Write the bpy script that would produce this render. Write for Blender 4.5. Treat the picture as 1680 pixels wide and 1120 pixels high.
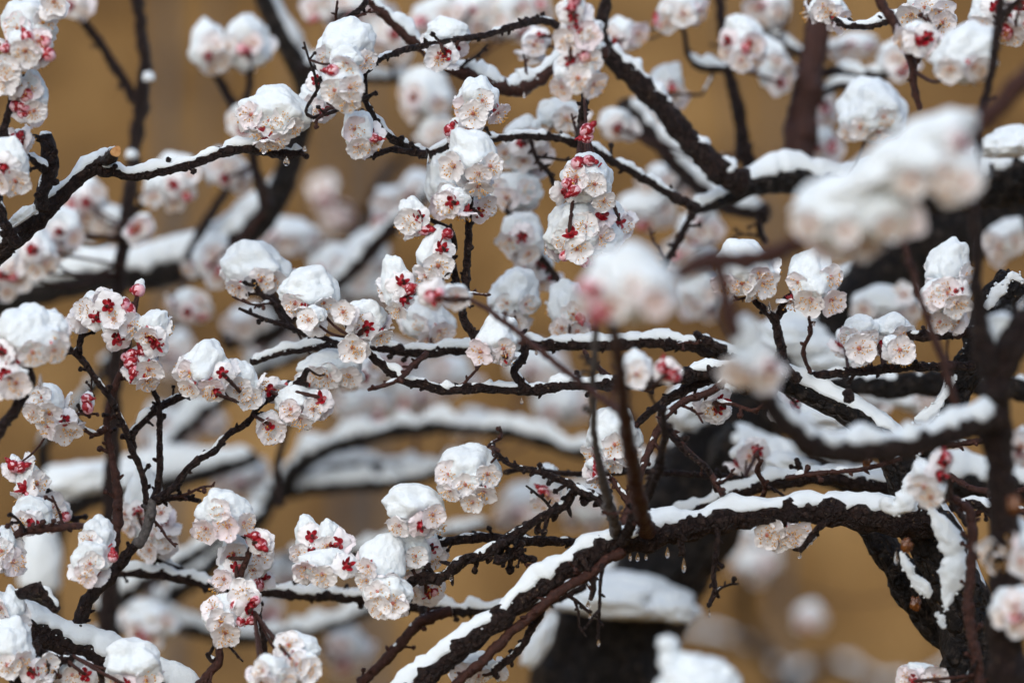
import bpy, math, random
import numpy as np
from mathutils import Matrix, Vector

# ------------------------------------------------------------------ camera, world, sun, exposure
S = bpy.context.scene
for _o in list(bpy.data.objects): bpy.data.objects.remove(_o)
COL = S.collection
CZ = 1.60                                   # camera height
LENS, FOCUS = 135.0, 3.0
K = 36.0 / LENS / 1680.0                    # metres per photo pixel per metre of distance
cd = bpy.data.cameras.new('camera')
cam = bpy.data.objects.new('camera', cd); COL.objects.link(cam)
cam.location = (0, 0, CZ); cam.rotation_euler = (math.radians(90), 0, 0)
cd.sensor_width = 36.0; cd.lens = LENS
cd.clip_start = 0.05; cd.clip_end = 600.0
cd.dof.use_dof = True; cd.dof.focus_distance = FOCUS; cd.dof.aperture_fstop = 2.5
S.camera = cam
W = bpy.data.worlds.new('World'); S.world = W; W.use_nodes = True
nt = W.node_tree
bg = nt.nodes['Background']
sky = nt.nodes.new('ShaderNodeTexSky'); sky.sky_type = 'NISHITA'
SUN_EL, SUN_AZ = 38.0, -160.0
sky.sun_disc = False; sky.sun_elevation = math.radians(SUN_EL); sky.sun_rotation = math.radians(SUN_AZ)
sky.air_density = 1.0; sky.dust_density = 2.2; sky.ozone_density = 1.6
nt.links.new(sky.outputs[0], bg.inputs[0]); bg.inputs[1].default_value = 0.15
sl = bpy.data.lights.new('sun', 'SUN'); sl.energy = 1.15; sl.angle = math.radians(70); sl.color = (0.93, 0.985, 1.0)
so = bpy.data.objects.new('sun', sl); COL.objects.link(so)
_a, _e = math.radians(SUN_AZ), math.radians(SUN_EL)
_d = Vector((math.sin(_a) * math.cos(_e), math.cos(_a) * math.cos(_e), math.sin(_e)))
so.rotation_euler = _d.to_track_quat('Z', 'Y').to_euler(); so.location = (0, 0, 8)
S.view_settings.view_transform = 'Standard'; S.view_settings.look = 'None'
S.view_settings.exposure = 0.18; S.view_settings.gamma = 1.0
S.cycles.max_bounces = 8; S.cycles.transmission_bounces = 6; S.cycles.transparent_max_bounces = 6

# ------------------------------------------------------------------ numeric helpers
def PX(x, y, d):
    """photo pixel + distance -> world point"""
    return np.array([(x - 840.0) * K * d, d, CZ - (y - 560.0) * K * d])

def _hash(ix, iy, iz):
    h = (ix * 374761393 + iy * 668265263 + iz * 2147483647 + 144665) & 0xffffffff
    h = ((h ^ (h >> 13)) * 1274126177) & 0xffffffff
    return (h ^ (h >> 16)) & 15

_G = np.array([(1, 1, 0), (-1, 1, 0), (1, -1, 0), (-1, -1, 0), (1, 0, 1), (-1, 0, 1), (1, 0, -1), (-1, 0, -1), (0, 1, 1), (0, -1, 1), (0, 1, -1), (0, -1, -1), (1, 1, 0), (-1, 1, 0), (0, -1, 1), (0, -1, -1)], float)
def vnoise(p):
    """gradient noise, about -1 .. 1"""
    p = np.asarray(p, float)
    p = p @ np.array([[.80, -.36, .48], [.0, .80, .60], [-.60, -.48, .64]]) + .37
    i = np.floor(p).astype(np.int64); q = p - i; f = q * q * q * (q * (q * 6 - 15) + 10)
    out = 0
    for dx in (0, 1):
        wx = f[..., 0] if dx else 1 - f[..., 0]
        for dy in (0, 1):
            wy = f[..., 1] if dy else 1 - f[..., 1]
            for dz in (0, 1):
                wz = f[..., 2] if dz else 1 - f[..., 2]
                g = _G[_hash(i[..., 0] + dx, i[..., 1] + dy, i[..., 2] + dz)]
                out = out + wx * wy * wz * (g[..., 0] * (q[..., 0] - dx) + g[..., 1] * (q[..., 1] - dy) + g[..., 2] * (q[..., 2] - dz))
    return out * 1.35

def fbm(p, o=3):
    p = np.asarray(p, float); a, s = 1.0, 0
    for k in range(o):
        s = s + a * vnoise(p * (2 ** k) + 17.3 * k); a *= 0.5
    return s

def nrm(v):
    return v / np.maximum(np.linalg.norm(v, axis=-1, keepdims=True), 1e-12)

def smooth(a, b, x):
    t = np.clip((x - a) / (b - a), 0, 1); return t * t * (3 - 2 * t)

class MB:
    """collects vertices, faces and a material slot per face"""
    def __init__(s): s.v = []; s.f = []; s.m = []; s.uv = []; s.n = 0
    def add(s, v, f, mi=0, uv=None):
        v = np.asarray(v, float)
        s.v.append(v); s.f += [tuple(int(i) + s.n for i in q) for q in f]; s.m += [mi] * len(f)
        s.uv.append(np.zeros((len(v), 2)) if uv is None else np.asarray(uv, float)); s.n += len(v)
    def mesh(s, name, mats, uv=False, flat=False):
        me = bpy.data.meshes.new(name)
        V = np.concatenate(s.v)
        me.from_pydata(V.tolist(), [], s.f)
        for m in mats: me.materials.append(m)
        me.polygons.foreach_set('material_index', np.array(s.m, np.int32))
        if not flat: me.polygons.foreach_set('use_smooth', np.ones(len(s.f), bool))
        if uv:
            U = np.concatenate(s.uv); l = me.uv_layers.new(name='UVMap')
            li = np.empty(len(me.loops), np.int32); me.loops.foreach_get('vertex_index', li)
            l.data.foreach_set('uv', U[li].ravel())
        me.update(); return me

def _ico(n):
    t = (1 + 5 ** .5) / 2
    v = [(-1, t, 0), (1, t, 0), (-1, -t, 0), (1, -t, 0), (0, -1, t), (0, 1, t), (0, -1, -t), (0, 1, -t), (t, 0, -1), (t, 0, 1), (-t, 0, -1), (-t, 0, 1)]
    v = [np.array(q) / np.linalg.norm(q) for q in v]
    f = [(0, 11, 5), (0, 5, 1), (0, 1, 7), (0, 7, 10), (0, 10, 11), (1, 5, 9), (5, 11, 4), (11, 10, 2), (10, 7, 6), (7, 1, 8), (3, 9, 4), (3, 4, 2), (3, 2, 6), (3, 6, 8), (3, 8, 9), (4, 9, 5), (2, 4, 11), (6, 2, 10), (8, 6, 7), (9, 8, 1)]
    for _ in range(n):
        c = {}; g = []
        def mid(a, b):
            k = (min(a, b), max(a, b))
            if k not in c:
                q = v[a] + v[b]; v.append(q / np.linalg.norm(q)); c[k] = len(v) - 1
            return c[k]
        for a, b, d in f:
            x, y, z = mid(a, b), mid(b, d), mid(d, a)
            g += [(a, x, z), (b, y, x), (d, z, y), (x, y, z)]
        f = g
    return np.array(v), f
ICO = {k: _ico(k) for k in (0, 1, 2, 3, 4, 5)}

# ------------------------------------------------------------------ materials
def mat(name):
    m = bpy.data.materials.new(name); m.use_nodes = True
    return m, m.node_tree, m.node_tree.nodes['Principled BSDF']
def N(t, typ, **kw):
    n = t.nodes.new(typ)
    for k, v in kw.items(): setattr(n, k, v)
    return n
def noise(t, scale, detail=4, rough=.55, coord=None):
    n = N(t, 'ShaderNodeTexNoise'); n.inputs['Scale'].default_value = scale
    n.inputs['Detail'].default_value = detail; n.inputs['Roughness'].default_value = rough
    if coord is not None: t.links.new(coord, n.inputs['Vector'])
    return n
def ramp(t, fac, stops):
    r = N(t, 'ShaderNodeValToRGB'); e = r.color_ramp.elements
    while len(e) < len(stops): e.new(.5)
    for i, (p, c) in enumerate(stops): e[i].position = p; e[i].color = (*c, 1)
    t.links.new(fac, r.inputs[0]); return r
def bump(t, b, fac, strength, dist):
    n = N(t, 'ShaderNodeBump'); n.inputs['Strength'].default_value = strength; n.inputs['Distance'].default_value = dist
    t.links.new(fac, n.inputs['Height']); t.links.new(n.outputs[0], b.inputs['Normal']); return n

def snow_mat():
    m, t, b = mat('snow'); co = N(t, 'ShaderNodeTexCoord').outputs['Object']
    b.inputs['Base Color'].default_value = (.82, .885, .915, 1); b.inputs['Roughness'].default_value = .75
    b.inputs['Specular IOR Level'].default_value = .25
    b.inputs['Subsurface Weight'].default_value = .35; b.inputs['Subsurface Radius'].default_value = (1, .95, .9)
    b.inputs['Subsurface Scale'].default_value = .004
    a = noise(t, 1300, 3, .7, co); c = noise(t, 420, 3, .6, co)
    e = noise(t, 170, 2, .5, co); ad0 = N(t, 'ShaderNodeMath', operation='MULTIPLY_ADD'); t.links.new(e.outputs[0], ad0.inputs[0]); ad0.inputs[1].default_value = 0.35; t.links.new(c.outputs[0], ad0.inputs[2])
    ad = N(t, 'ShaderNodeMath', operation='ADD'); t.links.new(a.outputs[0], ad.inputs[0]); t.links.new(ad0.outputs[0], ad.inputs[1])
    bump(t, b, ad.outputs[0], .7, .0010); return m
def bark_mat(name, c0, c1, c2, sc, rough, bd, spots=None, cracks=None):
    m, t, b = mat(name); co = N(t, 'ShaderNodeTexCoord').outputs['Object']
    a = noise(t, sc, 6, .65, co)
    r = ramp(t, a.outputs[0], [(.3, c0), (.52, c1), (.75, c2)])
    out = r.outputs[0]
    if spots:
        s = noise(t, spots[0], 3, .6, co); rr = ramp(t, s.outputs[0], [(spots[1], (0, 0, 0)), (spots[1] + .05, (1, 1, 1))])
        mx = N(t, 'ShaderNodeMix', data_type='RGBA'); t.links.new(rr.outputs[0], mx.inputs[0])
        t.links.new(out, mx.inputs[6]); mx.inputs[7].default_value = (*spots[2], 1); out = mx.outputs[2]
    t.links.new(out, b.inputs['Base Color']); b.inputs['Roughness'].default_value = rough
    b.inputs['Specular IOR Level'].default_value = .35
    a2 = noise(t, sc * 2.2, 6, .7, co); hgt = a2.outputs[0]
    if cracks:
        wv = noise(t, sc * .6, 3, .6, co); ad = N(t, 'ShaderNodeVectorMath', operation='MULTIPLY_ADD'); t.links.new(wv.outputs['Color'], ad.inputs[0]); ad.inputs[1].default_value = (.012, .012, .012); t.links.new(co, ad.inputs[2])
        mp = N(t, 'ShaderNodeMapping'); mp.inputs['Scale'].default_value = (1, 1, .55); t.links.new(ad.outputs[0], mp.inputs[0])
        vo = N(t, 'ShaderNodeTexVoronoi', feature='DISTANCE_TO_EDGE'); vo.inputs['Scale'].default_value = cracks; t.links.new(mp.outputs[0], vo.inputs['Vector'])
        rr = ramp(t, vo.outputs[0], [(0, (0, 0, 0)), (.18, (1, 1, 1))]); ma = N(t, 'ShaderNodeMath', operation='MULTIPLY_ADD'); t.links.new(rr.outputs[0], ma.inputs[0]); ma.inputs[1].default_value = .9; t.links.new(hgt, ma.inputs[2]); hgt = ma.outputs[0]
    bump(t, b, hgt, 1.0, bd); return m
def petal_mat():
    m, t, b = mat('petal')
    uv = N(t, 'ShaderNodeUVMap').outputs[0]; sx = N(t, 'ShaderNodeSeparateXYZ'); t.links.new(uv, sx.inputs[0])
    r = ramp(t, sx.outputs[0], [(.0, (.50, .07, .12)), (.07, (.80, .50, .53)), (.17, (.95, .92, .925)), (.5, (.96, .967, .98)), (1., (.96, .962, .975))])
    oi = N(t, 'ShaderNodeObjectInfo')
    r2 = ramp(t, oi.outputs['Random'], [(.0, (1, 1, 1)), (.6, (1, .985, .98)), (.85, (1, .965, .972)), (1, (.99, .90, .925))])
    mx = N(t, 'ShaderNodeMix', data_type='RGBA', blend_type='MULTIPLY'); mx.inputs[0].default_value = 1
    t.links.new(r.outputs[0], mx.inputs[6]); t.links.new(r2.outputs[0], mx.inputs[7])
    t.links.new(mx.outputs[2], b.inputs['Base Color']); b.inputs['Roughness'].default_value = .45
    b.inputs['Specular IOR Level'].default_value = .35
    co = N(t, 'ShaderNodeTexCoord').outputs['Object']
    a = noise(t, 420, 4, .6, co); bump(t, b, a.outputs[0], .35, .0012)
    tr = N(t, 'ShaderNodeBsdfTranslucent'); t.links.new(mx.outputs[2], tr.inputs[0])
    ms = N(t, 'ShaderNodeMixShader'); ms.inputs[0].default_value = .22
    o = t.nodes['Material Output']; t.links.new(b.outputs[0], ms.inputs[1]); t.links.new(tr.outputs[0], ms.inputs[2]); t.links.new(ms.outputs[0], o.inputs[0])
    return m
def simple(name, c, rough=.5, spec=.4, sc=None, c2=None):
    m, t, b = mat(name); b.inputs['Roughness'].default_value = rough; b.inputs['Specular IOR Level'].default_value = spec
    if sc:
        co = N(t, 'ShaderNodeTexCoord').outputs['Object']; a = noise(t, sc, 3, .6, co)
        r = ramp(t, a.outputs[0], [(.35, c), (.65, c2 or c)]); t.links.new(r.outputs[0], b.inputs['Base Color'])
    else: b.inputs['Base Color'].default_value = (*c, 1)
    return m
M = {}
M['snow'] = snow_mat()
M['black'] = bark_mat('black_bark', (.003, .0026, .0024), (.014, .0105, .0088), (.105, .080, .064), 130, .42, .007, (190, .66, (.17, .105, .05)), 95)
M['dark'] = bark_mat('dark_bark', (.006, .0033, .0028), (.022, .0105, .008), (.072, .040, .028), 260, .42, .003, (330, .67, (.22, .15, .09)), 150)
M['red'] = bark_mat('red_bark', (.018, .006, .004), (.05, .016, .010), (.10, .038, .024), 330, .38, .0015)
M['grey'] = bark_mat('grey_bark', (.05, .045, .042), (.11, .10, .095), (.19, .17, .16), 300, .6, .002)
M['petal'] = petal_mat()
M['calyx'] = simple('calyx', (.22, .004, .010), .35, .5, 300, (.42, .014, .026))
M['anther'] = simple('anther', (.62, .27, .03), .6, .3, 600, (.72, .42, .09))
M['filament'] = simple('filament', (.84, .74, .68), .5)
M['heart'] = simple('heart', (.42, .10, .10), .5, .4, 500, (.5, .2, .08))
M['bud'] = simple('bud_petal', (.66, .22, .29), .4, .4, 160, (.86, .62, .66))
M['cut'] = simple('cut_wood', (.40, .17, .05), .6, .3, 350, (.55, .30, .12))
M['resin'] = simple('resin', (.08, .022, .004), .2, .6, 200, (.17, .055, .008))
m, t, b = mat('water'); b.inputs['Base Color'].default_value = (1, 1, 1, 1); b.inputs['Roughness'].default_value = .02
b.inputs['Transmission Weight'].default_value = 1; b.inputs['IOR'].default_value = 1.33; M['water'] = m

# ------------------------------------------------------------------ wood
def spline(P, step):
    P = np.asarray(P, float)
    if len(P) == 2: P = np.array([P[0], (P[0] + P[1]) / 2, P[1]])
    Q = np.vstack([2 * P[0] - P[1], P, 2 * P[-1] - P[-2]]); out = []
    for i in range(1, len(Q) - 2):
        a, b_, c, d = Q[i - 1], Q[i], Q[i + 1], Q[i + 2]
        n = max(2, int(np.linalg.norm(c[:3] - b_[:3]) / step))
        t = (np.arange(n) / n)[:, None]
        out.append(.5 * (2 * b_ + (c - a) * t + (2 * a - 5 * b_ + 4 * c - d) * t * t + (3 * b_ - a - 3 * c + d) * t ** 3))
    out.append(P[-1:]); R = np.vstack(out); R[:, 3] = np.maximum(R[:, 3], .0004); return R

def frames(C):
    T = nrm(np.gradient(C, axis=0)); n = len(C); U = np.zeros((n, 3))
    u = np.cross(T[0], (0.3, 1, 0.1)); u /= np.linalg.norm(u)
    for i in range(n):
        u = u - T[i] * np.dot(u, T[i]); u /= max(np.linalg.norm(u), 1e-9); U[i] = u
    return T, U, np.cross(T, U)

def tube(mb, R, seg, rough, rng, mi=0, endcap=None, nodes=0.0):
    """swept branch with node swellings and lumpy bark; R = rows of x y z r"""
    C = R[:, :3].copy(); r = R[:, 3].copy(); n = len(C)
    ln = np.concatenate([[0], np.cumsum(np.linalg.norm(np.diff(C, axis=0), axis=1))])
    off = rng.random() * 100
    if nodes > 0:
        s = 0.004; ks = []
        while s < ln[-1]:
            ks.append(s); s += nodes * rng.uniform(.5, 1.5)
        for k in ks: r = r * (1 + rng.uniform(.04, .28) * np.exp(-((ln - k) / (0.6 * R[:, 3] + .0008)) ** 2))
    T, U, V = frames(C)
    a = np.linspace(0, 2 * np.pi, seg, endpoint=False)
    D = U[:, None] * np.cos(a)[None, :, None] + V[:, None] * np.sin(a)[None, :, None]
    P = C[:, None] + D * r[:, None, None]
    q = P / np.maximum(R[:, 3].mean(), .002)
    d = rough * (1.0 * fbm(q * 1.0 + off, 2) + .45 * fbm(q * (2.6 if seg < 40 else 4.0) + off, 2))
    P = P + D * (r[:, None] * d)[..., None]
    v = P.reshape(-1, 3); f = []
    for i in range(n - 1):
        for j in range(seg):
            k = (j + 1) % seg
            f.append((i * seg + j, i * seg + k, (i + 1) * seg + k, (i + 1) * seg + j))
    mb.add(v, f, mi)
    for e, sgn in ((0, -1), (n - 1, 1)):
        ring = P[e]; c = C[e] + T[e] * sgn * r[e] * (.08 if endcap is not None else .45)
        mb.add(np.vstack([ring, c]), [(j, (j + 1) % seg, seg) if sgn > 0 else ((j + 1) % seg, j, seg) for j in range(seg)], endcap if (endcap is not None and sgn > 0) else mi)
    return C, r

def blob(mb, c, rad, lev, mi=0, rough=.0, off=0.0, axis=None, stretch=1.0):
    v, f = ICO[lev]; v = v.copy()
    if rough: v = v * (1 + rough * fbm(v * 1.7 + off, 3))[:, None]
    v = v * np.asarray(rad)
    if axis is not None:
        z = np.asarray(axis, float); z = z / np.linalg.norm(z); x = np.cross(z, (0.31, .9, .2)); x /= np.linalg.norm(x); y = np.cross(z, x)
        v = v[:, :1] * x + v[:, 1:2] * y + v[:, 2:] * z * stretch
    mb.add(v + c, f, mi)

def spurs(mb, C, r, gap, rng, size=1.0):
    """dormant buds and stubby spurs along a twig"""
    T = nrm(np.gradient(C, axis=0)); acc = rng.uniform(0, gap)
    for i in range(2, len(C) - 1):
        acc += np.linalg.norm(C[i] - C[i - 1])
        if acc > gap:
            acc = rng.uniform(-.4, .4) * gap
            a = np.array([rng.gauss(0, 1), rng.gauss(0, 1), rng.gauss(0, 1)]); a -= T[i] * np.dot(a, T[i]); a = a / np.linalg.norm(a)
            d = nrm(a * .8 + T[i] * .5); L = rng.uniform(.0022, .0045) * size; w = rng.uniform(.0011, .0018) * size
            blob(mb, C[i] + d * (r[i] * .8 + L * .3), (w, w, w), 1, 0, .25, rng.random() * 50, d, L / w)
            if rng.random() < .25 and r[i] < .005:
                L2 = rng.uniform(.004, .009) * size
                blob(mb, C[i] + d * (r[i] * .8 + L2 * .4), (w * .9, w * .9, w * .9), 1, 0, .25, rng.random() * 50, d, L2 / w * .8)
                blob(mb, C[i] + d * (r[i] + L2 * 1.0), (w * 1.5,) * 3, 1, 0, .35, rng.random() * 50)

def snowcap(R, h, cov, rng, res, width=1.0):
    """snow lying along the upper side of a branch; sinks into the wood where the cover breaks"""
    C = R[:, :3]; r = R[:, 3]; n = len(C)
    T = nrm(np.gradient(C, axis=0)); Z = np.array([0, 0, 1.0])
    up = Z - T * T[:, 2:3]; ul = np.linalg.norm(up, axis=1); up = nrm(np.where(ul[:, None] > .05, up, np.array([0, -1., 0.2])))
    sd = nrm(np.cross(T, up))
    ln = np.concatenate([[0], np.cumsum(np.linalg.norm(np.diff(C, axis=0), axis=1))]); o = rng.random() * 90
    z0 = np.zeros(n)
    lam = max(.02, 3 * r.mean())
    cn = .5 + .5 * (.8 * vnoise(np.stack([ln / lam + o, z0, z0], 1)) + .35 * vnoise(np.stack([ln / lam * 2.7 + o, z0 + 5, z0], 1)))
    flat = smooth(.25, .75, ul)
    cov = cov - .05; c = smooth(1 - cov - .22, 1 - cov + .14, cn) * flat
    c = c * smooth(0, 1, (np.arange(n) + .3) / 3) * smooth(0, 1, (n - .7 - np.arange(n)) / 3)
    hh = h * c * (.66 + .7 * vnoise(np.stack([ln / (lam * .8) + o, z0 + 9, z0], 1)))
    m = 22; th = np.linspace(-1, 1, m)
    A = (np.where(r > .006, 1.05, 1.22) * width) * (.35 + .65 * c)
    ea = .42 if r.mean() > .006 else .28
    aL = A * (1 + ea * fbm(np.stack([ln / .012 + o, z0 + 3, z0], 1), 3)); aR = A * (1 + ea * fbm(np.stack([ln / .012 + o, z0 + 31, z0], 1), 3))
    ang = np.where(th[None] < 0, th[None] * aL[:, None], th[None] * aR[:, None])
    prof = np.power(np.clip(np.cos(th * np.pi / 2), 0, 1), .55)
    base = r[:, None] * np.where(c[:, None] > .03, .93 + .09 * c[:, None], .55 + 12 * c[:, None])
    sx = np.sin(ang) * base * (1 + .10 * c[:, None] * np.abs(prof)); sz = np.cos(ang) * base + hh[:, None] * prof[None] * (1 - .15 * np.abs(th))
    P = C[:, None] + sd[:, None] * sx[..., None] + up[:, None] * sz[..., None]
    g = (fbm(P / .010 + o, 2) * .0016 + vnoise(P / .0045 + o) * .0005) * np.minimum(1, h / .004); P = P + up[:, None] * (g * prof[None] * c[:, None])[..., None]
    v = np.concatenate([P, (C + up * (r * .3)[:, None])[:, None]], 1); k = m + 1
    f = [(i * k + j, (i + 1) * k + j, (i + 1) * k + (j + 1) % k, i * k + (j + 1) % k) for i in range(n - 1) if max(c[i], c[i + 1]) > .01 for j in range(k)]
    if not f: return None
    mb = MB(); mb.add(v.reshape(-1, 3), f)
    if r.mean() > .0045 and C[:, 1].mean() < 3.25:                     # loose crumbs caught on the bark below the edge
        for _ in range(int(n * .4)):
            i = rng.randrange(n)
            if c[i] < .1: continue
            sg = rng.choice((-1, 1)); a = sg * (abs(A[i]) * rng.uniform(.95, 1.2)); w = .0004 + .0009 * rng.random() ** 3
            blob(mb, C[i] + (sd[i] * math.sin(a) + up[i] * math.cos(a)) * r[i] * 1.04, (w, w, w * .7), 1, 0, .4, rng.random() * 40)
    return mb

# ------------------------------------------------------------------ blossoms (12 open ones, 4 buds), radius about 12 mm
BR = .0122
def blossom_mesh(seed):
    rng = random.Random(seed); mb = MB(); nu, nv = 11, 10
    openn = rng.uniform(.1, .65)
    for k in range(5):
        a = 2 * np.pi * k / 5 + rng.uniform(-.1, .1); tilt = openn * rng.uniform(.7, 1.25); L = BR * rng.uniform(.92, 1.08); off = rng.random() * 40
        u = np.linspace(-1, 1, nu)[None, :]; v = np.linspace(0, 1, nv)[:, None]
        w = .10 * (1 - v) ** 2 + rng.uniform(.44, .54) * np.sqrt(np.clip(1 - ((v - .57) / .435) ** 2, 0, 1)) * smooth(0, .25, v)
        x = u * w * L; y = (.06 + .92 * v - .07 * v * u * u * (1 - .5 * np.abs(u))) * L + 0 * u
        y = y - .05 * L * np.exp(-(u / .18) ** 2) * smooth(.8, 1, v)
        z = L * (.22 * (u * w) ** 2 * 3.0 + tilt * (.10 * v + .42 * v * v)) - L * .10 * np.sin(v * np.pi) * (.4)
        e = np.stack([u + 0 * v, v + 0 * u, 0 * u * v + off], -1)
        z = z + L * (.16 * vnoise(e * 2.1) * smooth(.2, 1, v) + .10 * vnoise(e * 4.6) * smooth(.4, 1, v) * (.3 + np.abs(u)))
        y = y + L * .07 * vnoise(e * 3.7 + 9) * smooth(.5, 1, v); x = x * (1 + .12 * vnoise(e * 3.1 + 4))
        z = z + .012 * L * (k % 2)
        P = np.stack([x, y, z], -1).reshape(-1, 3); ca, sa = math.cos(a), math.sin(a)
        P = np.stack([P[:, 0] * ca - P[:, 1] * sa, P[:, 0] * sa + P[:, 1] * ca, P[:, 2]], 1)
        f = [(i * nu + j, i * nu + j + 1, (i + 1) * nu + j + 1, (i + 1) * nu + j) for i in range(nv - 1) for j in range(nu - 1)]
        mb.add(P, f, 0, np.stack([(v + 0 * u).ravel(), (u + 0 * v).ravel() * .5 + .5], 1))
    blob(mb, (0, 0, .0004), (BR * .13, BR * .13, BR * .08), 1, 2)                       # heart
    for k in range(19):                                                                # stamens
        a = rng.uniform(0, 6.283); tl = rng.uniform(.12, .85); L = BR * rng.uniform(.42, .74)
        d = np.array([math.cos(a) * math.sin(tl), math.sin(a) * math.sin(tl), math.cos(tl)])
        p0 = np.array([math.cos(a), math.sin(a), 0]) * BR * .10; p1 = p0 + d * L; s = np.cross(d, (0.2, .3, .9)); s /= np.linalg.norm(s); t2 = np.cross(d, s); w = BR * .016
        rr = [s * w, (-.5 * s + .87 * t2) * w, (-.5 * s - .87 * t2) * w]
        mb.add([p0 + q for q in rr] + [p1 + q for q in rr], [(0, 1, 4, 3), (1, 2, 5, 4), (2, 0, 3, 5)], 3)
        blob(mb, p1, (BR * .047, BR * .047, BR * .047), 0, 4, 0, 0, d + np.array([.3, .2, 0]), 1.35)
    calyx(mb, rng, BR * .98, True)
    return mb.mesh('blossom', [M['petal'], M['calyx'], M['heart'], M['filament'], M['anther']], True)
def calyx(mb, rng, R, sep):
    n = 10; ph = np.linspace(0, 2 * np.pi, n, endpoint=False)
    prof = [(.05, -.42), (.13, -.40), (.19, -.22), (.22, -.06), (.18, .0)]
    v = [(R * a * math.cos(p), R * a * math.sin(p), R * z) for a, z in prof for p in ph]
    mb.add(v, [(i * n + j, i * n + (j + 1) % n, (i + 1) * n + (j + 1) % n, (i + 1) * n + j) for i in range(len(prof) - 1) for j in range(n)], 1)
    for k in range(5):
        a = 2 * np.pi * (k + .5) / 5 + rng.uniform(-.15, .15); ca, sa = math.cos(a), math.sin(a); dr = rng.uniform(-1.1, -.1) if sep else .9; sw = rng.uniform(.7, 1.15)
        pts = []
        for q in np.linspace(0, 1, 5):
            w = .21 * sw * math.sqrt(max(0, 1 - (q * .98) ** 2.0)) * (.75 + .5 * q); rad = .14 + .34 * q; z = -.06 + dr * .5 * q * q + (.02 if sep else .1)
            for u in (-1, 0, 1):
                x, y, zz = u * w, rad, z - (.05 if u == 0 else 0); pts.append((R * (x * ca - y * sa), R * (x * sa + y * ca), R * zz))
        mb.add(pts, [(i * 3 + j, i * 3 + j + 1, i * 3 + j + 4, i * 3 + j + 3) for i in range(4) for j in range(2)], 1)
def bud_mesh(seed):
    rng = random.Random(seed); mb = MB(); R = BR * .38
    v, f = ICO[2]; q = v * (1 + .10 * vnoise(v * 2 + seed) + .05 * np.abs(np.sin(2.5 * np.arctan2(v[:, 1], v[:, 0])))[:])[:, None] * R * np.array([1, 1, 1.15])
    mb.add(q, f, 0)
    lo = v[:, 2] < .1
    w, g = ICO[2]; c = w * R * np.array([1.06, 1.06, 1.2]); cut = .42 + .36 * np.cos(5 * np.arctan2(w[:, 1], w[:, 0]))
    c = np.where((w[:, 2] < cut)[:, None], c, c * .8); mb.add(c, g, 1)
    blob(mb, (0, 0, -R * 1.3), (R * .5, R * .5, R * .6), 1, 1)
    return mb.mesh('bud', [M['bud'], M['calyx']])
BLOS = [blossom_mesh(100 + i) for i in range(14)]
BUDS = [bud_mesh(50 + i) for i in range(4)]

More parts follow.
